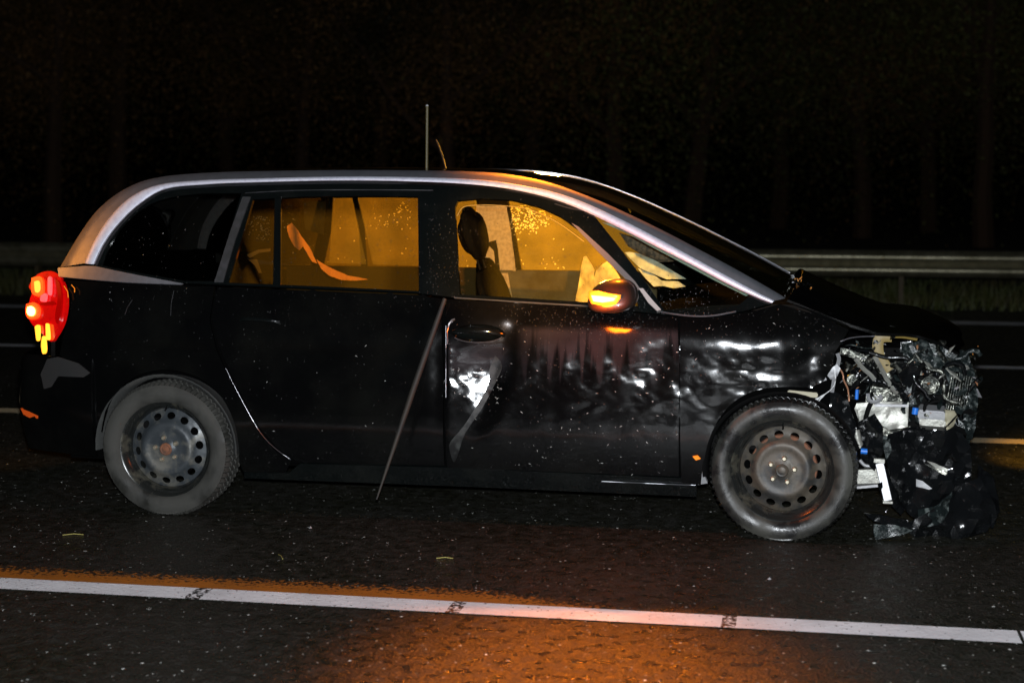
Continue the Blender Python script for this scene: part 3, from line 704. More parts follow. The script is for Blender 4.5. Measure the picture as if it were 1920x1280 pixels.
V3 = [(x, ym+.02*abs((x-mc.x)/.11)**2, z) for x, z in V2]
ind = mesh('indicator_lamp', V3, orient(V3, T2, Vector((0, -1, 0))), M['indic_outer'], mir, True, .012, -1, 0)
V4, T4 = tri2d([(P(*p, ym).x, P(*p, ym).z) for p in [(1108, 554), (1124, 555), (1142, 557), (1154, 559), (1150, 564), (1130, 567), (1112, 565)]], (), .02)
V5 = [(x, ym-.004+.02*abs((x-mc.x)/.11)**2, z) for x, z in V4]
mesh('lamp_core', V5, orient(V5, T4, Vector((0, -1, 0))), M['indic'], mir, True, .003, -1, 0)
tube('mirror_arm', [PS(1180, 578, None, .01), PS(1172, 575, None, -.05), PS(1160, 566, None, -.12)], .022, M['dark'], car, 10)
lamp('POINT', 'indicator_light', (P(1130, 560, ym).x, ym-.06, P(1130, 560, ym).z-.01), 15, (1, .15, .004), .05)
# the mirror of the far side
o = mir.copy(); C.objects.link(o); o.parent = car; o.scale = (1, -1, 1); o.location = (0, 2*YC, 0)

# ---- tail lamp
lens = smooth_line([(60, 528), (72, 514), (92, 508), (108, 512), (120, 530), (126, 560), (123, 590), (116, 612), (106, 630), (98, 640), (90, 634), (74, 618), (60, 605), (54, 585), (58, 560), (62, 548), (56, 538), (60, 528)], 3)[:-1]
for far in (False, True):
    lp = [PX(*p) for p in lens]
    fl = lambda x, z: Yb(x, z)-.010
    panel('tail_lamp', lp, M['redlens'], car, fl, s=.03, far=far, space='xz', solid=.02, sharp=60)
def glow(name, pts, m, off):
    pts = smooth_line(pts+[pts[0]], 4)[:-1]
    return panel(name, pts, m, car, s=.05, off=off, solid=.012)
M['bulbhalo'] = mat('orange_lit_chamber', (1, .1, .02), .4, emit=(1, .06, .0), es=.8)
M['deepred'] = mat('deep_red_chamber', (.3, .0, .0), .25, emit=(1, 0, 0), es=.16)
glow('lamp_chamber', [(64, 520), (83, 519), (85, 548), (74, 554), (64, 546)], M['bulbhalo'], -.027)
glow('lamp_bulb', [(70, 527), (79, 526), (80, 543), (72, 546)], mat('yellow_bulb', (1, .4, .1), .4, emit=(1, .42, .02), es=1.5), -.033)
glow('lamp_chamber', [(54, 569), (70, 566), (78, 577), (75, 593), (60, 597), (53, 586)], M['bulbhalo'], -.027)
glow('lamp_bulb', [(58, 574), (66, 573), (70, 580), (68, 588), (61, 590), (57, 584)], M['redhot'], -.036)
glow('lamp_reflector', [(95, 520), (100, 519), (100, 548), (95, 549)], M['pinklit'], -.030)
glow('lamp_reflector', [(82, 553), (91, 549), (90, 562), (81, 563)], M['pinklit'], -.030)
glow('lamp_chamber', [(80, 567), (104, 564), (106, 569), (82, 571)], M['deepred'], -.027)
glow('lamp_chamber', [(108, 522), (115, 528), (120, 552), (118, 585), (112, 606), (108, 590), (113, 556)], M['deepred'], -.026)
glow('indicator_strip', [(70, 611), (77, 609), (77, 634), (73, 636)], M['amberlit'], -.026)
glow('indicator_strip', [(83, 630), (87, 631), (89, 656), (84, 662), (81, 646)], M['amberlit'], -.022)
glow('indicator_strip', [(91, 606), (95, 607), (97, 634), (92, 632)], M['amberlit'], -.030)
box('lamp_glow_screen', (-3.40, 1.50, .98), (.50, .03, .36), M['dark'], car)  # added dark plate that hides the far lens glow
q = P(50, 585, .1); lamp('POINT', 'tail_light_glow', (q.x-.05, q.y+.1, q.z), .7, (1, .05, .01), .05)
for a, b in (((120, 536), (128, 558)), ((134, 534), (140, 548))):
    tube('lamp_trim', [PS(*a, None, -.02), PS((a[0]+b[0])/2+3, (a[1]+b[1])/2, None, -.02), PS(*b, None, -.02)], .002, M['orange'], car, 5)
# small side marker and bracket behind the front wheel
panel('side_marker', [(1299, 855), (1308, 853), (1314, 859), (1305, 862)], M['orange'], car, off=-.01, s=.02, solid=.006)
panel('jack_bracket', [(1308, 887), (1318, 890), (1326, 908), (1308, 911)], M['alubright'], car, off=.03, s=.02, solid=.02)
# far front indicator that throws amber on the road beyond the nose
q = G(1960, 850); fi = box('far_indicator_lamp', (.80, 1.56, .62), (.05, .04, .05), M['indic'], car)
lamp('SPOT', 'far_indicator_light', (.90, 1.66, .62), 130, (1, .46, .02), .04, (G(2060, 850).x, G(2060, 850).y, 0), 60, .8)
lamp('SPOT', 'rear_indicator_light', (-3.85, .5, .60), 10, (1, .38, .02), .04, (G(5, 830).x, G(5, 830).y, 0), 70, .9)

# ---- antenna
ab = P(800, 318, YC); at = P(801, 199, YC)
ant = tube('antenna', [ab, ab.lerp(at, .5), at], .0078, mat('antenna_mast', (.07, .055, .02), .5, .0), car, 8)
box('antenna_base', (ab.x-.008, YC, ab.z-.006), (.05, .04, .022), M['metal_dk'], ant)
box('antenna_tip', (at.x, YC, at.z), (.013, .010, .012), M['alubright'], ant)
tube('antenna_tip', [at, at+Vector((0, 0, .022))], .002, M['metal_dk'], ant)
tube('antenna_cable', [P(836, 316, YC), P(827, 285, YC), P(818, 262, YC)], .004, mat('brown_cable', (.07, .03, .012), .7), ant, 6)

# ---- wheels
def wheel(cx, cz, side, rub, stl, cap, yface=.02, rot=0, toe=0):
    R = .319; c = (0, 0, 0)
    root = None
    # disc with 14 holes
    def prof(r):
        pts = [(0, .012), (.034, .012), (.038, .020), (.085, .022), (.105, .016), (.122, .018), (.134, .034), (.150, .044), (.172, .050), (.184, .058)]
        for a, b in zip(pts, pts[1:]):
            if r <= b[0]: t = (r-a[0])/(b[0]-a[0]); return a[1]+(b[1]-a[1])*t
        return pts[-1][1]
    circ = lambda r, n, ph=0, cx_=0, cz_=0, e=1: [(cx_+r*math.cos(2*math.pi*i/n+ph), cz_+e*r*math.sin(2*math.pi*i/n+ph)) for i in range(n)]
    holes = []
    for k in range(14):
        a = 2*math.pi*k/14+rot; h_ = []
        for i in range(12):
            t = 2*math.pi*i/12; u = .0165*math.cos(t); v = .0205*math.sin(t)
            h_.append(((.155+u)*math.cos(a)-v*math.sin(a), (.155+u)*math.sin(a)+v*math.cos(a)))
        holes.append(h_)
    V, T = tri2d(circ(.186, 64), holes, .0125)
    V3 = [(x, prof(math.hypot(x, z)), z) for x, z in V]
    w = mesh('wheel', V3, orient(V3, T, Vector((0, -1, 0))), stl, car, True, .004, -1, 50)
    lathe('rim', [(.186, .062), (.190, .040), (.196, .022), (.203, .014), (.210, .006), (.217, -.001), (.222, -.003), (.224, .002), (.222, .012), (.205, .05), (.195, .12), (.20, .19)], M['barrel'], w, c, 72)
    # tyre with grooved shoulder
    pf = [(.221, .004), (.226, -.004), (.240, -.013), (.262, -.020), (.284, -.018), (.298, -.010), (.303, -.008), (.306, -.004), (.312, .006), (R, .022), (R, .035), (R-.008, .037), (R-.008, .044), (R, .046), (R, .085), (R-.008, .088), (R-.008, .096), (R, .099), (R, .150), (R-.008, .153), (R, .165), (.306, .195), (.28, .207), (.22, .19)]
    seg = 216; V = []; Fc = []; n = len(pf)
    for k in range(seg):
        t = 2*math.pi*k/seg; gr = (k % 3 == 0)
        for i, (r, y) in enumerate(pf):
            rr = r
            if gr and 7 <= i <= 20: rr = r-.009
            zz = rr*math.sin(t)
            x_, y_ = rr*math.cos(t), y
            if zz < -.295: y_ = y-(.012 if i < 12 else -.012)*min(1, (-.295-zz)/.02); zz = max(zz, -cz+.001)
            V.append((x_, y_, zz))
    for k in range(seg):
        for i in range(n-1):
            a = k*n+i; b = ((k+1) % seg)*n+i; Fc.append((a, b, b+1, a+1))
    lip = mesh('tyre', V, orient(V, Fc, Vector((0, 0, 0))), rub, w, True, 0, 0, 30)
    for k in range(5):
        a = 2*math.pi*k/5+rot*1.7+math.pi/2
        b = lathe('wheel_bolt', [(0, .004), (.007, .004), (.009, .007), (.0115, .010), (.0125, .024)], M['bolt'], w, (.054*math.cos(a), 0, .054*math.sin(a)), 12)
    lathe('centre_cap', [(0, .004), (.014, .004), (.018, .006), (.024, .004), (.029, .008), (.031, .022)], cap, w, c, 24)
    lathe('brake_disc', [(0.02, .085), (.145, .085), (.148, .10)], M['rust'] if side == 'f' else M['blackhole'], w, c, 32)
    tube('valve', [(0, .03, .19), (0, .012, .183)], .004, M['dark'], w, 6)
    w.location = (cx, yface, cz); w.rotation_euler = (0, 0, toe)
    return w
wr = wheel(rwx, .309, 'r', M['rubber'], M['steel'], M['rust'], .03, .12)
wf = wheel(fwx, .309, 'f', M['rubber_wet'], M['steel_dirty'], M['steel_dirty'], .03, -.1, math.radians(-4))
for w in (wr, wf):
    o = w.copy(); C.objects.link(o); o.parent = car; o.location = (w.location.x, 2*YC-.03, .309); o.rotation_euler = (0, 0, math.pi)
    for ch in w.children:
        c2 = ch.copy(); C.objects.link(c2); c2.parent = o
    if w is wr: pass
# arch liners
for cx, R_, m, f0, f1 in ((rwx, .352, M['liner'], -.05, math.pi+.05), (fwx, .345, M['dark'], .3, math.pi+.12)):
    for far in (False, True):
        rows = []
        for i in range(25):
            a = f0+(f1-f0)*i/24; row = []
            for y, rr in ((.035, R_-.001), (.045, R_-.012), (.16, R_-.016), (.34, R_-.02)):
                row.append((cx+rr*math.cos(a), y if not far else 2*YC-y, .312+rr*math.sin(a)))
            rows.append(row)
        loft('arch_liner', rows, m, car, .006)
    box('arch_wall', (cx, .36, .45), (.72, .02, .5), M['blackhole'], car)
# pale strut seen above the front tyre
box('wing_bracket', P(1505, 738, .12), (.13, .02, .022), mat('pale_bracket', (.42, .38, .27), .6), car, (0, 4, 0))

# ---- cabin
box('rear_bulkhead', (-3.25, YC, .72), (.06, 1.3, .5), M['dark'], car)
box('cabin_floor', (-1.6, YC, .40), (3.4, 1.4, .06), M['dark'], car)
def seat(x, y, w=.50, back=.62, m='seat', zb=.62, lean=18, hr=True):
    M0 = M
    s = box('seat', (x+.16, y, zb), (.52, w, .18), M[m], car, (0, -6, 0), .05)
    a = math.radians(lean)
    box('backrest', (x-.12-math.sin(a)*back*.5, y, zb+.05+math.cos(a)*back*.5), (.13, w*.94, back), M[m], s, (0, -lean, 0), .05)
    if hr:
        box('headrest', (x-.12-math.sin(a)*(back+.16), y, zb+.05+math.cos(a)*(back+.16)), (.13, .28, .25), M[m], s, (0, -lean, 0), .045)
        for dy in (-.06, .06):
            tube('headrest_rod', [(x-.12-math.sin(a)*(back+.0), y+dy, zb+.05+math.cos(a)*(back-.02)), (x-.12-math.sin(a)*(back+.10), y+dy, zb+.05+math.cos(a)*(back+.09))], .006, M['dark'], s)
    for q in [s]+[c for c in s.children if not c.name.startswith('headrest_rod')]:
        mm = q.modifiers.new('u', 'SUBSURF'); mm.levels = mm.render_levels = 2
        for f_ in q.data.polygons: f_.use_smooth = True
    return s
hx = P(868, 450, .48)
seat(hx.x+.37, .50, back=.50); seat(hx.x+.20, 1.30, back=.50)
for y in (.45, .9, 1.35): seat(-2.30, y, .44, .40, zb=.50, hr=(y == .45))
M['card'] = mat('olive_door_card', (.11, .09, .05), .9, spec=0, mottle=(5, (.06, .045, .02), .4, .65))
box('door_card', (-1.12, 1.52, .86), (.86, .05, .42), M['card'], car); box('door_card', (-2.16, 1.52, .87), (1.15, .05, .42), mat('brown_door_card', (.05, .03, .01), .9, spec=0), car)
# dashboard, steering wheel
d0 = P(1200, 570, .9).x
rows = []
for i in range(10):
    t = i/9; x = d0+.02+.85*t; z = .93+.06*math.sin(t*2.2)
    rows.append([(x, .20+1.4*j/8, z-.25*(1 if i == 0 else 0)+.01*math.sin(j)) for j in range(9)])
loft('dashboard', rows, M['dash'], car, .03)
sw = P(1150, 545, 1.28); ca = []
for k in range(25):
    a = 2*math.pi*k/24; ca.append((sw.x-.10+.06*math.sin(a), 1.28+.18*math.cos(a), .93+.17*math.sin(a)))
tube('steering_wheel', ca, .014, M['dark'], car, 8)
def cloth(name, px, Y, mt, amp=.05, seed=0, s=.03, sol=.004, tilt=0.0, freq=11, parent=car, sharp=0):
    o2 = [(P(*p, Y).x, P(*p, Y).z) for p in px]
    V, T = tri2d(o2, (), s); V3 = []
    cx = sum(p[0] for p in o2)/len(o2)
    for x, z in V:
        n1 = noise.noise(Vector((x*freq, z*freq, seed*3.3))); n2 = noise.noise(Vector((x*freq*2.7, z*freq*2.7, seed+5)))
        V3.append((x, Y+amp*(n1*1.2+abs(n2)*.8)+tilt*(x-cx), z))
    if mt.node_tree.nodes.get('Principled BSDF') is None: sol = 0
    return mesh(name, V3, orient(V3, T, Vector((0, -1, 0))), mt, parent, True, sol, -1, sharp)
# far inner trims seen through the near windows
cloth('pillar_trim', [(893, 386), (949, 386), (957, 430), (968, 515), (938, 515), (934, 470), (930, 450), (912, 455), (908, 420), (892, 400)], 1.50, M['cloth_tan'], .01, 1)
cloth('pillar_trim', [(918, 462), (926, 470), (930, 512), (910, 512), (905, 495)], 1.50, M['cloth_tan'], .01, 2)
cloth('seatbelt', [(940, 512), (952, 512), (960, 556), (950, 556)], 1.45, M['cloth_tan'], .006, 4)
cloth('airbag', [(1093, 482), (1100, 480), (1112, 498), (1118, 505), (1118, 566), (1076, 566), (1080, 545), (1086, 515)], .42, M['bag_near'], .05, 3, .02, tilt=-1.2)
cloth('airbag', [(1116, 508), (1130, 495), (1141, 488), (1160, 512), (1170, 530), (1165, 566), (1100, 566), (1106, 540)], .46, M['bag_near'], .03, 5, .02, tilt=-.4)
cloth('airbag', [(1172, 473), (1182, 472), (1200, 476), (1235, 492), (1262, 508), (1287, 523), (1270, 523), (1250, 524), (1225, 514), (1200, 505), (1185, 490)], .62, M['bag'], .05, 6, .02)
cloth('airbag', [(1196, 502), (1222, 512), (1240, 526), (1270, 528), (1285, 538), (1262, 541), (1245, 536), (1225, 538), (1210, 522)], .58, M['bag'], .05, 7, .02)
strip = [(1128, 417), (1150, 420), (1180, 428), (1230, 456), (1290, 488), (1350, 519), (1400, 546), (1408, 552), (1398, 555), (1340, 526), (1280, 494), (1220, 462), (1175, 437)]
cloth('screen_edge_trim', strip, .33, M['green'], .004, 8, .03)
cloth('screen_edge_trim', [(1160, 436), (1190, 445), (1240, 470), (1265, 490), (1235, 492), (1200, 476), (1178, 462)], .9, mat('dusty_brown_trim', (.14, .10, .065), .8, mottle=(70, (.05, .04, .03), .45, .6)), .01, 9, .03)
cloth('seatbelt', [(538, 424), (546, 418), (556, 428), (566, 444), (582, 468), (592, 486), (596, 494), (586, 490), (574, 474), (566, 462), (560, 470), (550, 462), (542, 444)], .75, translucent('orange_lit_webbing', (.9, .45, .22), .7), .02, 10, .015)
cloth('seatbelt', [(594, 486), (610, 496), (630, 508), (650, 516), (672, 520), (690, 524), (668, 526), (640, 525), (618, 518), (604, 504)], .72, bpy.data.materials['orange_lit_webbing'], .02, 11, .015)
cloth('luggage_box', [(444, 488), (482, 486), (490, 512), (442, 510)], 1.2, translucent('tan_box', (.40, .30, .14), .7), .01, 12)
cloth('luggage_box', [(462, 478), (484, 468), (507, 466), (507, 471), (486, 474), (468, 484)], 1.2, bpy.data.materials['tan_box'], .01, 13)
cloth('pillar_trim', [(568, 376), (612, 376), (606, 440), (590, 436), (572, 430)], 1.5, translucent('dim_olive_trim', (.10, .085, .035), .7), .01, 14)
# far window side behind: dirty glow on the far panes
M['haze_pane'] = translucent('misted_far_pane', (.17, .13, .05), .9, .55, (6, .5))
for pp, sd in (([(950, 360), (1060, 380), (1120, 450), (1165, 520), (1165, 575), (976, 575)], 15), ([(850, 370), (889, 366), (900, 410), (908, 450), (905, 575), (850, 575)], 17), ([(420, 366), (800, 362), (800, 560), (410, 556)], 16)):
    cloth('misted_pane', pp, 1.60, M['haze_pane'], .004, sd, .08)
# amber lit specks of water on the far panes
def specks(name, spots, Y, r0, r1, mt, seed, parent=car):
    rg = random.Random(seed); V = []; Fc = []
    for (x0, y0, x1, y1, n) in spots:
        for i in range(n):
            p = P(rg.uniform(x0, x1), rg.uniform(y0, y1), Y); r = rg.uniform(r0, r1); b = len(V)
            V.append(p+Vector((0, -r*.7, 0)))
            for k in range(6):
                a = k*math.pi/3+rg.random(); V.append(p+Vector((r*rg.uniform(.6, 1.6)*math.cos(a), 0, r*rg.uniform(.6, 1.2)*math.sin(a))))
            for k in range(6): Fc.append((b, b+1+(k+1) % 6, b+1+k))
    o = mesh(name, V, Fc, mt, parent, False); o['kind'] = 'stuff'; return o
specks('window_drops', [(945, 385, 1000, 430, 190), (990, 395, 1035, 425, 90), (960, 425, 1010, 440, 25), (452, 392, 507, 440, 55), (480, 380, 512, 450, 45), (516, 380, 545, 440, 22), (470, 430, 510, 450, 15), (690, 378, 770, 430, 40), (745, 380, 770, 400, 20), (860, 420, 1060, 540, 60), (540, 380, 770, 520, 25)], 1.57, .0014, .0040, M['frost'], 21)

# ---- rain drops on the near side
rg = random.Random(9); V = []; Fc = []
def hemi(p, n, r, el=1.0):
    b = len(V); a = n.orthogonal().normalized(); c = n.cross(a)
    V.append(p+n*r*.6)
    for ring, (h_, q) in enumerate(((.42, .6), (-.02, 1.0))):
        for k in range(6):
            t = k*math.pi/3; d = a*math.cos(t)+c*math.sin(t); V.append(p+d*r*q+n*r*h_)
    for k in range(6):
        k2 = (k+1) % 6; Fc.append((b, b+1+k, b+1+k2)); Fc.append((b+1+k, b+7+k, b+7+k2, b+1+k2))
polyw = [(p, inner+belt) for p in (0,)]
areas = [((200, 370, 1440, 590), 800), ((405, 540, 830, 870), 260), ((838, 565, 1272, 890), 620), ((940, 565, 1260, 630), 240), ((1276, 575, 1570, 725), 430), ((800, 400, 870, 560), 160), ((1200, 540, 1330, 590), 120), ((130, 540, 400, 690), 60), ((1100, 560, 1200, 640), 90)]
for (x0, y0, x1, y1), n in areas:
    for i in range(n):
        px, py = rg.uniform(x0, x1), rg.uniform(y0, y1)
        if not (inpoly((px, py), inner+belt) or inpoly((px, py), rdoor) or inpoly((px, py), fdoor) or inpoly((px, py), fender) or inpoly((px, py), quarter)): continue
        if math.hypot((px-896)/50, (py-625)/18) < 1: continue
        p = PS(px, py); e = .01; f = Yd; p.y = f(p.x, p.z)
        nrm = Vector(((f(p.x+e, p.z)-f(p.x-e, p.z))/(2*e), -1, (f(p.x, p.z+e)-f(p.x, p.z-e))/(2*e))).normalized()
        r = rg.choice((.0009, .0012, .0015, .0022)); hemi(p+nrm*.001, nrm, r)
o = mesh('rain_drops', V, orient(V, Fc, Vector((0, 0, 0))), M['drop'], car, True, 0, 0, 0); o['kind'] = 'stuff'
# dried dirt flecks and small scratches
V = []; Fc = []
for (x0, y0, x1, y1), n in (((840, 640, 1270, 890), 30), ((840, 690, 940, 760), 40), ((1150, 640, 1272, 760), 22), ((430, 640, 830, 860), 12), ((960, 760, 1272, 880), 34), ((1290, 600, 1560, 720), 20)):
    for i in range(n):
        px, py = rg.uniform(x0, x1), rg.uniform(y0, y1)
        if not (inpoly((px, py), rdoor) or inpoly((px, py), fdoor) or inpoly((px, py), fender)): continue
        L = rg.uniform(.0015, .008); a = rg.uniform(-.9, .9) if rg.random() < .8 else rg.uniform(0, 3); w = rg.uniform(.0006, .0014)
        p = PS(px, py); b = len(V)
        for du, dv in ((-L, 0), (0, -w), (L, 0), (0, w)):
            x = p.x+du*math.cos(a)-dv*math.sin(a); z = p.z+du*math.sin(a)+dv*math.cos(a); V.append((x, Yd(x, z)-.0016, z))
        Fc.append((b, b+1, b+2, b+3))
o = mesh('dirt_flecks', V, Fc, mat('pale_fleck', (.5, .5, .47), .6), car, False); o['kind'] = 'stuff'

# ================================================================== wrecked nose
def shard(name, px, Y, mt, amp=.03, seed=0, s=.025, sol=.004, tilt=0, freq=14):
    return cloth(name, px, Y, mt, amp, seed, s, sol, tilt, freq, car, 25)
box('engine_block', (.52, .95, .62), (.46, .9, .36), M['dark'], car, (0, 0, 4), .04)
box('gearbox', (.42, .62, .50), (.30, .30, .26), M['metal_dk'], car, (0, 8, 10), .05)
shard('inner_wing', [(1560, 660), (1600, 640), (1800, 650), (1830, 700), (1835, 770), (1800, 830), (1640, 830), (1590, 790), (1560, 720)], .62, M['blackhole'], .05, 1)
beam = P(1655, 775, .26)
shard('front_beam', [(1607, 756), (1640, 753), (1704, 754), (1702, 800), (1668, 806), (1640, 790), (1612, 796)], .27, M['alu'], .012, 2, .02, .02)
shard('beam_flange', [(1640, 758), (1703, 758), (1703, 763), (1640, 762)], .25, M['alubright'], .002, 2, .02, .01)
sb = P(1748, 783, .24)
box('crash_box', (sb.x, .28, sb.z+.012), (.115, .10, .055), M['alubright'], car, (8, 2, -6), .006)
box('crash_box', (sb.x+.003, .25, sb.z-.032), (.11, .10, .030), M['alu'], car, (-20, 2, -6), .005)
shard('crash_box', [(1768, 768), (1790, 770), (1796, 782), (1788, 800), (1775, 806), (1770, 790)], .26, mat('cracked_beige_metal', (.35, .32, .22), .5, .4), .02, 4, .015)
def bar(name, a, b, Y0, Y1, w, t, mt, tw=0):
    p, q = P(*a, Y0), P(*b, Y1); d = (q-p); L = d.length; d.normalize()
    s_ = Vector((0, -1, 0)).cross(d).normalized(); n = d.cross(s_).normalized()
    V = []; 
    for e, pt in ((0, p), (1, q)):
        for du, dv in ((-1, -1), (1, -1), (1, 1), (-1, 1)):
            V.append(pt+s_*du*w/2+n*dv*t/2)
    Fc = [(0, 1, 2, 3), (7, 6, 5, 4), (0, 4, 5, 1), (1, 5, 6, 2), (2, 6, 7, 3), (3, 7, 4, 0)]
    o = mesh(name, V, Fc, mt, car, False); m = o.modifiers.new('b', 'BEVEL'); m.width = .002; m.segments = 2; return o
bar('hanging_strut', (1649, 868), (1665, 938), .20, .17, .036, .02, M['alubright'])
bar('strut_head', (1638, 862), (1659, 864), .20, .20, .02, .03, M['alu'])
bar('strut_foot', (1655, 940), (1674, 941), .17, .17, .012, .03, M['alu'])
bar('subframe', (1606, 892), (1652, 890), .35, .35, .065, .05, M['alu'])
bar('subframe', (1606, 912), (1652, 908), .33, .33, .012, .05, M['alubright'])
tube('hose_clamp', [P(*p, .25) for p in smooth_line([(1612, 862), (1622, 872), (1636, 872), (1646, 864)], 4)], .008, M['alubright'], car)
tube('suspension_tube', [P(*p, .22) for p in ((1604, 802), (1608, 825), (1613, 838))], .018, M['alu'], car, 10)
tube('blue_connector', [P(*p, .19) for p in ((1614, 845), (1626, 846))], .013, M['blue'], car, 8)
tube('blue_connector', [P(*p, .20) for p in ((1607, 730), (1606, 748))], .008, M['blue'], car, 8)
tube('blue_connector', [P(*p, .22) for p in ((1717, 764), (1715, 776))], .014, M['blue'], car, 8)
tube('blue_connector', [P(*p, .2) for p in ((1583, 752), (1580, 762))], .005, M['blue'], car, 8)
# curved ochre strap
def ribbon(name, pts, w, Y, mt, dy=0.0):
    c = [P(*p, Y) for p in smooth_line(pts, 4)]; rows = []
    for i, p in enumerate(c):
        d = (c[min(i+1, len(c)-1)]-c[max(0, i-1)]).normalized(); s_ = Vector((0, -1, 0)).cross(d).normalized()
        y = dy*math.sin(i/len(c)*math.pi)
        rows.append([p-s_*w/2+Vector((0, y, 0)), p+Vector((0, y-.006, 0)), p+s_*w/2+Vector((0, y, 0))])
    return loft(name, rows, mt, car, .004)
ribbon('strap', [(1672, 631), (1652, 632), (1646, 645), (1648, 665), (1658, 682), (1668, 695)], .045, .26, M['ochre'])
ribbon('strap', [(1655, 631), (1690, 630), (1720, 635)], .012, .26, M['ochre'])
ribbon('bent_rail', [(1575, 658), (1610, 668), (1650, 690), (1668, 712)], .03, .30, M['metal_dk'])
ribbon('bent_rail', [(1604, 672), (1618, 690), (1632, 702), (1640, 712)], .013, .22, M['alu'])
ribbon('bent_rail', [(1640, 668), (1655, 695), (1668, 720), (1682, 738)], .014, .24, M['alu'])
ribbon('headlamp_bracket', [(1688, 650), (1710, 652), (1745, 660), (1790, 664)], .045, .30, M['grey_plastic'])
ribbon('headlamp_bracket', [(1702, 655), (1706, 700), (1708, 745), (1712, 760)], .034, .32, M['grey_plastic'])
ribbon('radiator_support', [(1774, 690), (1785, 720), (1795, 738), (1812, 728)], .018, .30, M['grey_plastic'])
ribbon('radiator_support', [(1776, 692), (1800, 694), (1802, 715)], .012, .30, M['grey_plastic'])
ribbon('strut_tower_edge', [(1570, 662), (1573, 675), (1566, 700), (1560, 735)], .010, .14, M['alubright'])
shard('torn_wing_edge', [(1556, 692), (1570, 682), (1576, 690), (1570, 705), (1558, 712), (1548, 700)], .12, M['alubright'], .02, 6, .012)
shard('torn_wing_edge', [(1533, 706), (1546, 702), (1550, 712), (1538, 716)], .12, M['alubright'], .01, 7, .012)
shard('torn_wing_edge', [(1515, 735), (1560, 730), (1590, 750), (1605, 800), (1600, 830), (1575, 790), (1545, 760)], .18, M['blk_plastic'], .03, 8, .02)
shard('liner_scrap', [(1610, 790), (1640, 776), (1655, 800), (1656, 850), (1640, 880), (1615, 860), (1604, 820)], .20, M['blk_plastic'], .04, 9, .02)
shard('grey_plate', [(1656, 815), (1668, 820), (1672, 845), (1662, 862), (1656, 840)], .24, M['grey_plastic'], .02, 10, .02)
ribbon('metal_clip', [(1627, 737), (1630, 750), (1642, 753), (1652, 746), (1648, 740)], .010, .2, M['alubright'])
tube('metal_clip', [P(*p, .2) for p in ((1640, 740), (1648, 748), (1640, 752), (1636, 744))], .003, M['white'], car)
for pts in ([(1565, 690), (1566, 715), (1560, 728), (1548, 738), (1535, 748), (1528, 756)], [(1548, 738), (1535, 745), (1518, 754), (1509, 763)], [(1546, 740), (1532, 755), (1522, 768), (1516, 774)], [(1544, 740), (1530, 750), (1520, 760), (1515, 771)]):
    tube('wire', [P(*p, .10+.01*math.sin(p[0])) for p in smooth_line(pts, 4)], .0022, M['white'], car, 6)
tube('wire', [P(*p, .14) for p in smooth_line([(1572, 688), (1580, 700), (1582, 712), (1590, 730), (1592, 752)], 4)], .004, mat('copper_wire', (.6, .3, .18), .4, .5), car, 6)
# lower torn bumper skin and undertray
shard('bumper_skin', [(1665, 812), (1720, 800), (1800, 806), (1822, 840), (1824, 920), (1790, 950), (1730, 985), (1700, 960), (1672, 900), (1660, 850)], .26, M['blk_plastic'], .07, 11, .03, .005, .1, 9)
shard('bumper_skin', [(1690, 985), (1740, 955), (1800, 915), (1840, 900), (1868, 950), (1872, 975), (1850, 1000), (1800, 1010), (1740, 1020), (1715, 1005)], .22, M['blk_plastic'], .08, 12, .03, .005, .1, 8)
shard('undertray', [(1638, 982), (1668, 984), (1700, 990), (1711, 995), (1690, 1003), (1642, 1012), (1638, 1000)], .12, M['grey_plastic'], .012, 13, .02)
shard('undertray', [(1620, 962), (1650, 965), (1700, 975), (1715, 990), (1660, 983), (1638, 978)], .16, M['blk_plastic'], .02, 14, .02)
shard('bumper_fold', [(1722, 958), (1760, 945), (1785, 920), (1780, 960), (1760, 985), (1735, 990), (1722, 975)], .18, M['grey_plastic'], .05, 15, .02)
shard('grille_fin', [(1732, 868), (1742, 870), (1776, 884), (1774, 891), (1750, 880)], .18, M['metal_dk'], .01, 16, .02)
shard('grille_fin', [(1738, 864), (1760, 872), (1778, 880), (1776, 884), (1756, 878)], .16, M['alu'], .01, 17, .02)
shard('grille_fin', [(1718, 898), (1730, 902), (1748, 916), (1742, 918), (1718, 912)], .18, M['alubright'], .01, 18, .02)
shard('bumper_fold', [(1655, 880), (1690, 875), (1720, 900), (1715, 940), (1690, 965), (1665, 940)], .30, M['blk_plastic'], .06, 19, .02)
shard('lower_lip', [(1835, 870), (1865, 900), (1874, 960), (1862, 990), (1842, 985), (1835, 930)], .30, M['blk_plastic'], .05, 20, .02)
shard('nose_edge', [(1798, 655), (1815, 660), (1828, 700), (1834, 745), (1830, 800), (1815, 840), (1806, 780), (1804, 700)], .34, M['grey_plastic'], .06, 21, .015)
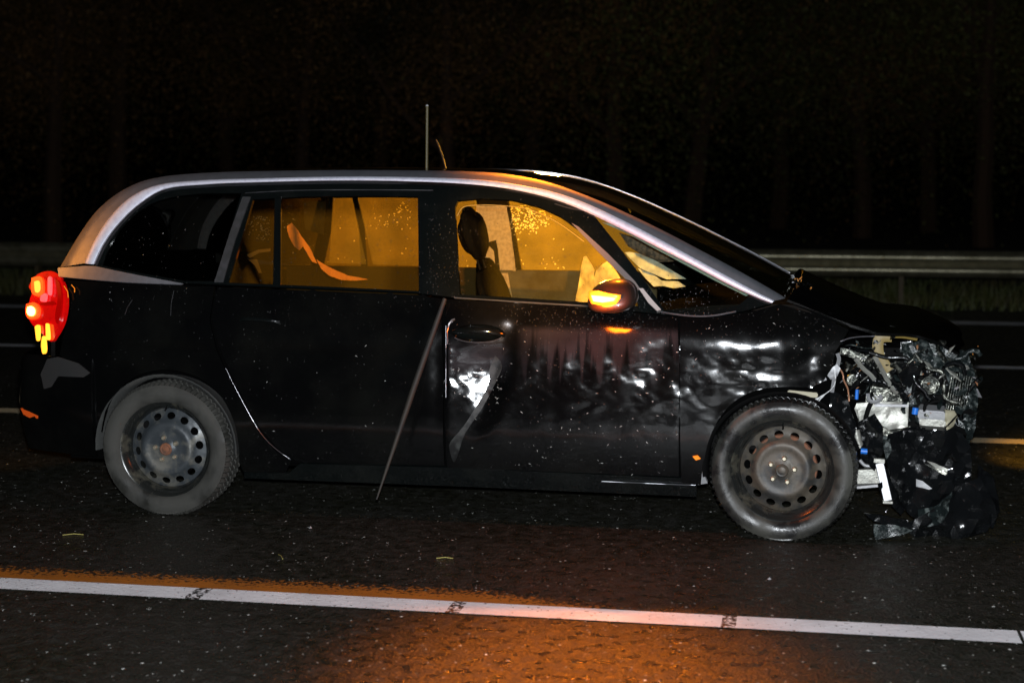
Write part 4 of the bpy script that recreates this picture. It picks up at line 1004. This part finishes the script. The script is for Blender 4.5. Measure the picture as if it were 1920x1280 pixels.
# broken pieces: many small individual fragments
rg = random.Random(42)
mts = [('metal_dk', 5), ('blk_plastic', 7), ('grey_plastic', 6), ('alu', 4), ('alubright', 1), ('dark', 4)]
bag = [k for k, n in mts for _ in range(n)]
reg = [(1562, 640), (1620, 632), (1700, 632), (1780, 655), (1818, 670), (1832, 720), (1832, 780), (1815, 810), (1720, 800), (1700, 750), (1610, 752), (1585, 740), (1562, 700)]
def fragment(p, r, mt, name='broken_fragment'):
    n = rg.randint(4, 7); ax = Vector((rg.gauss(0, 1), rg.gauss(-.8, 1), rg.gauss(0, 1))).normalized(); a = ax.orthogonal().normalized(); b = ax.cross(a)
    el = rg.choice((.12, .25, .5, .8)); V = []; 
    for k in range(n):
        t = 2*math.pi*k/n+rg.uniform(-.3, .3); q = r*rg.uniform(.6, 1.2); V.append(p+a*q*math.cos(t)+b*q*el*math.sin(t)+ax*r*rg.uniform(-.25, .25))
    V.append(p+ax*r*.35); Fc = [(k, (k+1) % n, n) for k in range(n)]
    return mesh(name, V, Fc, mt, car, False, .003)
cnt = 0
while cnt < 175:
    px, py = rg.uniform(1555, 1836), rg.uniform(630, 812)
    if not inpoly((px, py), reg): continue
    fragment(P(px, py, rg.uniform(.20, .55)), rg.choice((.010, .015, .02, .028, .04, .055)), M[rg.choice(bag)]); cnt += 1
for i in range(45):
    px, py = rg.uniform(1590, 1840), rg.uniform(800, 1000)
    if px < 1640 and py > 880: continue
    fragment(P(px, py, rg.uniform(.16, .35)), rg.choice((.008, .012, .02, .03)), M[rg.choice(('blk_plastic', 'blk_plastic', 'grey_plastic', 'metal_dk', 'dark'))])
for i in range(85):
    px, py = rg.uniform(1562, 1832), rg.uniform(636, 805)
    if not inpoly((px, py), reg): continue
    fragment(P(px, py, rg.uniform(.16, .28)), rg.choice((.004, .006, .009, .013)), M[rg.choice(('alubright', 'alubright', 'alu', 'alu', 'copper', 'metal_dk'))], 'metal_splinter')
for i in range(26):                                 # hoses and looms
    px, py = rg.uniform(1590, 1820), rg.uniform(650, 790); Y = rg.uniform(.2, .4); p = P(px, py, Y); pts = [p]
    d = Vector((rg.uniform(-1, 1), rg.uniform(-.4, .2), rg.uniform(-1, 1))).normalized()
    for k in range(6):
        d = (d+Vector((rg.uniform(-.6, .6), rg.uniform(-.4, .4), rg.uniform(-.7, .5)))).normalized(); pts.append(pts[-1]+d*.022)
    tube('hose' if i % 2 else 'cable', pts, rg.choice((.003, .005, .008, .011)), M[rg.choice(('dark', 'blk_plastic', 'metal_dk', 'grey_plastic'))], car, 7)
p = P(1744, 722, .24); lathe('pulley', [(0, 0), (.010, 0), (.012, .006), (.030, .008), (.034, .0), (.040, .0), (.042, .012), (.036, .03)], M['metal_dk'], car, (p.x, p.y, p.z), 28)
p = P(1598, 712, .22); lathe('pulley', [(0, 0), (.008, 0), (.010, .005), (.022, .006), (.026, .0), (.028, .012)], M['metal_dk'], car, (p.x, p.y, p.z), 24)
V = []; Fc = []; cpt = [P(*q, .25) for q in smooth_line([(1600, 690), (1625, 712), (1655, 716), (1690, 735), (1700, 752)], 10)]
tube('corrugated_hose', cpt, lambda t: .016+.004*math.sin(t*150), M['blk_plastic'], car, 12)
tube('coolant_pipe', [P(*q, .23) for q in smooth_line([(1715, 662), (1740, 690), (1768, 700), (1772, 745), (1800, 756)], 6)], .009, M['metal_dk'], car, 10)
tube('coolant_pipe', [P(*q, .24) for q in smooth_line([(1630, 660), (1662, 670), (1700, 672), (1716, 700), (1712, 740)], 6)], .010, M['blk_plastic'], car, 10)
shard('headlamp_shell', [(1690, 645), (1720, 640), (1765, 648), (1796, 664), (1788, 684), (1752, 690), (1716, 684), (1694, 668)], .27, M['grey_plastic'], .03, 31, .02)
b_ = P(1660, 738, .33); box('battery_box', b_, (.14, .10, .07), M['metal_dk'], car, (4, 6, 0), .006)
p0 = P(1800, 735, .30)
for i in range(9):
    box('radiator_fin', (p0.x-.05+.011*i, .30+.004*i, p0.z), (.003, .05, .17-.008*abs(i-3)), M['metal_dk'], car, (0, 9, 0), 0)
# debris lying at the foot of the windscreen
M['orange_bit'] = mat('orange_broken_plastic', (.55, .22, .05), .4)
for (x0, y0, x1, y1, n, mk, r) in ((1476, 520, 1500, 548, 26, 'metal_dk', .010), (1484, 515, 1496, 530, 8, 'alubright', .006), (1488, 520, 1524, 548, 12, 'orange_bit', .009), (1500, 530, 1525, 545, 8, 'blk_plastic', .012), (1805, 645, 1835, 665, 9, 'orange_bit', .006), (1790, 655, 1830, 690, 12, 'metal_dk', .014)):
    for i in range(n):
        px, py = rg.uniform(x0, x1), rg.uniform(y0, y1); fragment(P(px, py, .42 if x0 < 1600 else .5), r*rg.uniform(.6, 1.4), M[mk], 'cowl_fragment' if x0 < 1600 else 'broken_fragment')
box('wiper_motor_cover', P(1500, 548, .45), (.07, .06, .03), M['dark'], car, (0, 15, 0))

# ================================================================== loose things
ra, rb, rc = PS(834, 560, Yd, -.03), PS(775, 730, Yd, -.07), P(706, 936, -.26)
rod = tube('leaning_rod', [ra.lerp(rb, t/5) for t in range(5)]+[rb.lerp(rc, t/8) for t in range(9)], lambda t: .004+.012*math.sin(math.pi*min(1, .12+t*.9))**.7*(1-.55*t), M['rod'], None, 10)
tag(rod, 'long thin tapering dirty rod leaning against the car where its two side doors meet', 'rod')
for i, (px, py, L, a, lb) in enumerate(((137, 1002, .045, .1, 'short yellow straw on the asphalt below the rear wheel'), (526, 1043, .04, -.5, 'bent yellow straw on the asphalt between the wheels, near the white line'), (834, 1046, .035, .05, 'thin dull straw on the asphalt below the front door'))):
    p = G(px, py, .003); d = Vector((math.cos(a), math.sin(a)*3, 0)).normalized()
    tag(tube('straw', [p-d*L, p+Vector((0, .006, .003)), p+d*L], .0022, M['straw'], None, 6), lb, 'straw', 'bits of straw on the road')
for px, py, lb in ((582, 988, 'white chip on the asphalt under the rear door'), (1443, 1084, 'white chip on the asphalt below the front wheel')):
    p = G(px, py, .004); r = .008; V = [p+Vector((r*math.cos(k)*(1+.3*(k % 2)), r*math.sin(k), -.003)) for k in range(6)]+[p+Vector((0, 0, .006))]
    tag(mesh('paint_chip', V, [(k, (k+1) % 6, 6) for k in range(6)]+[tuple(range(6))[::-1]], M['alubright'], None, False), lb, 'chip', 'pale chips on the road')
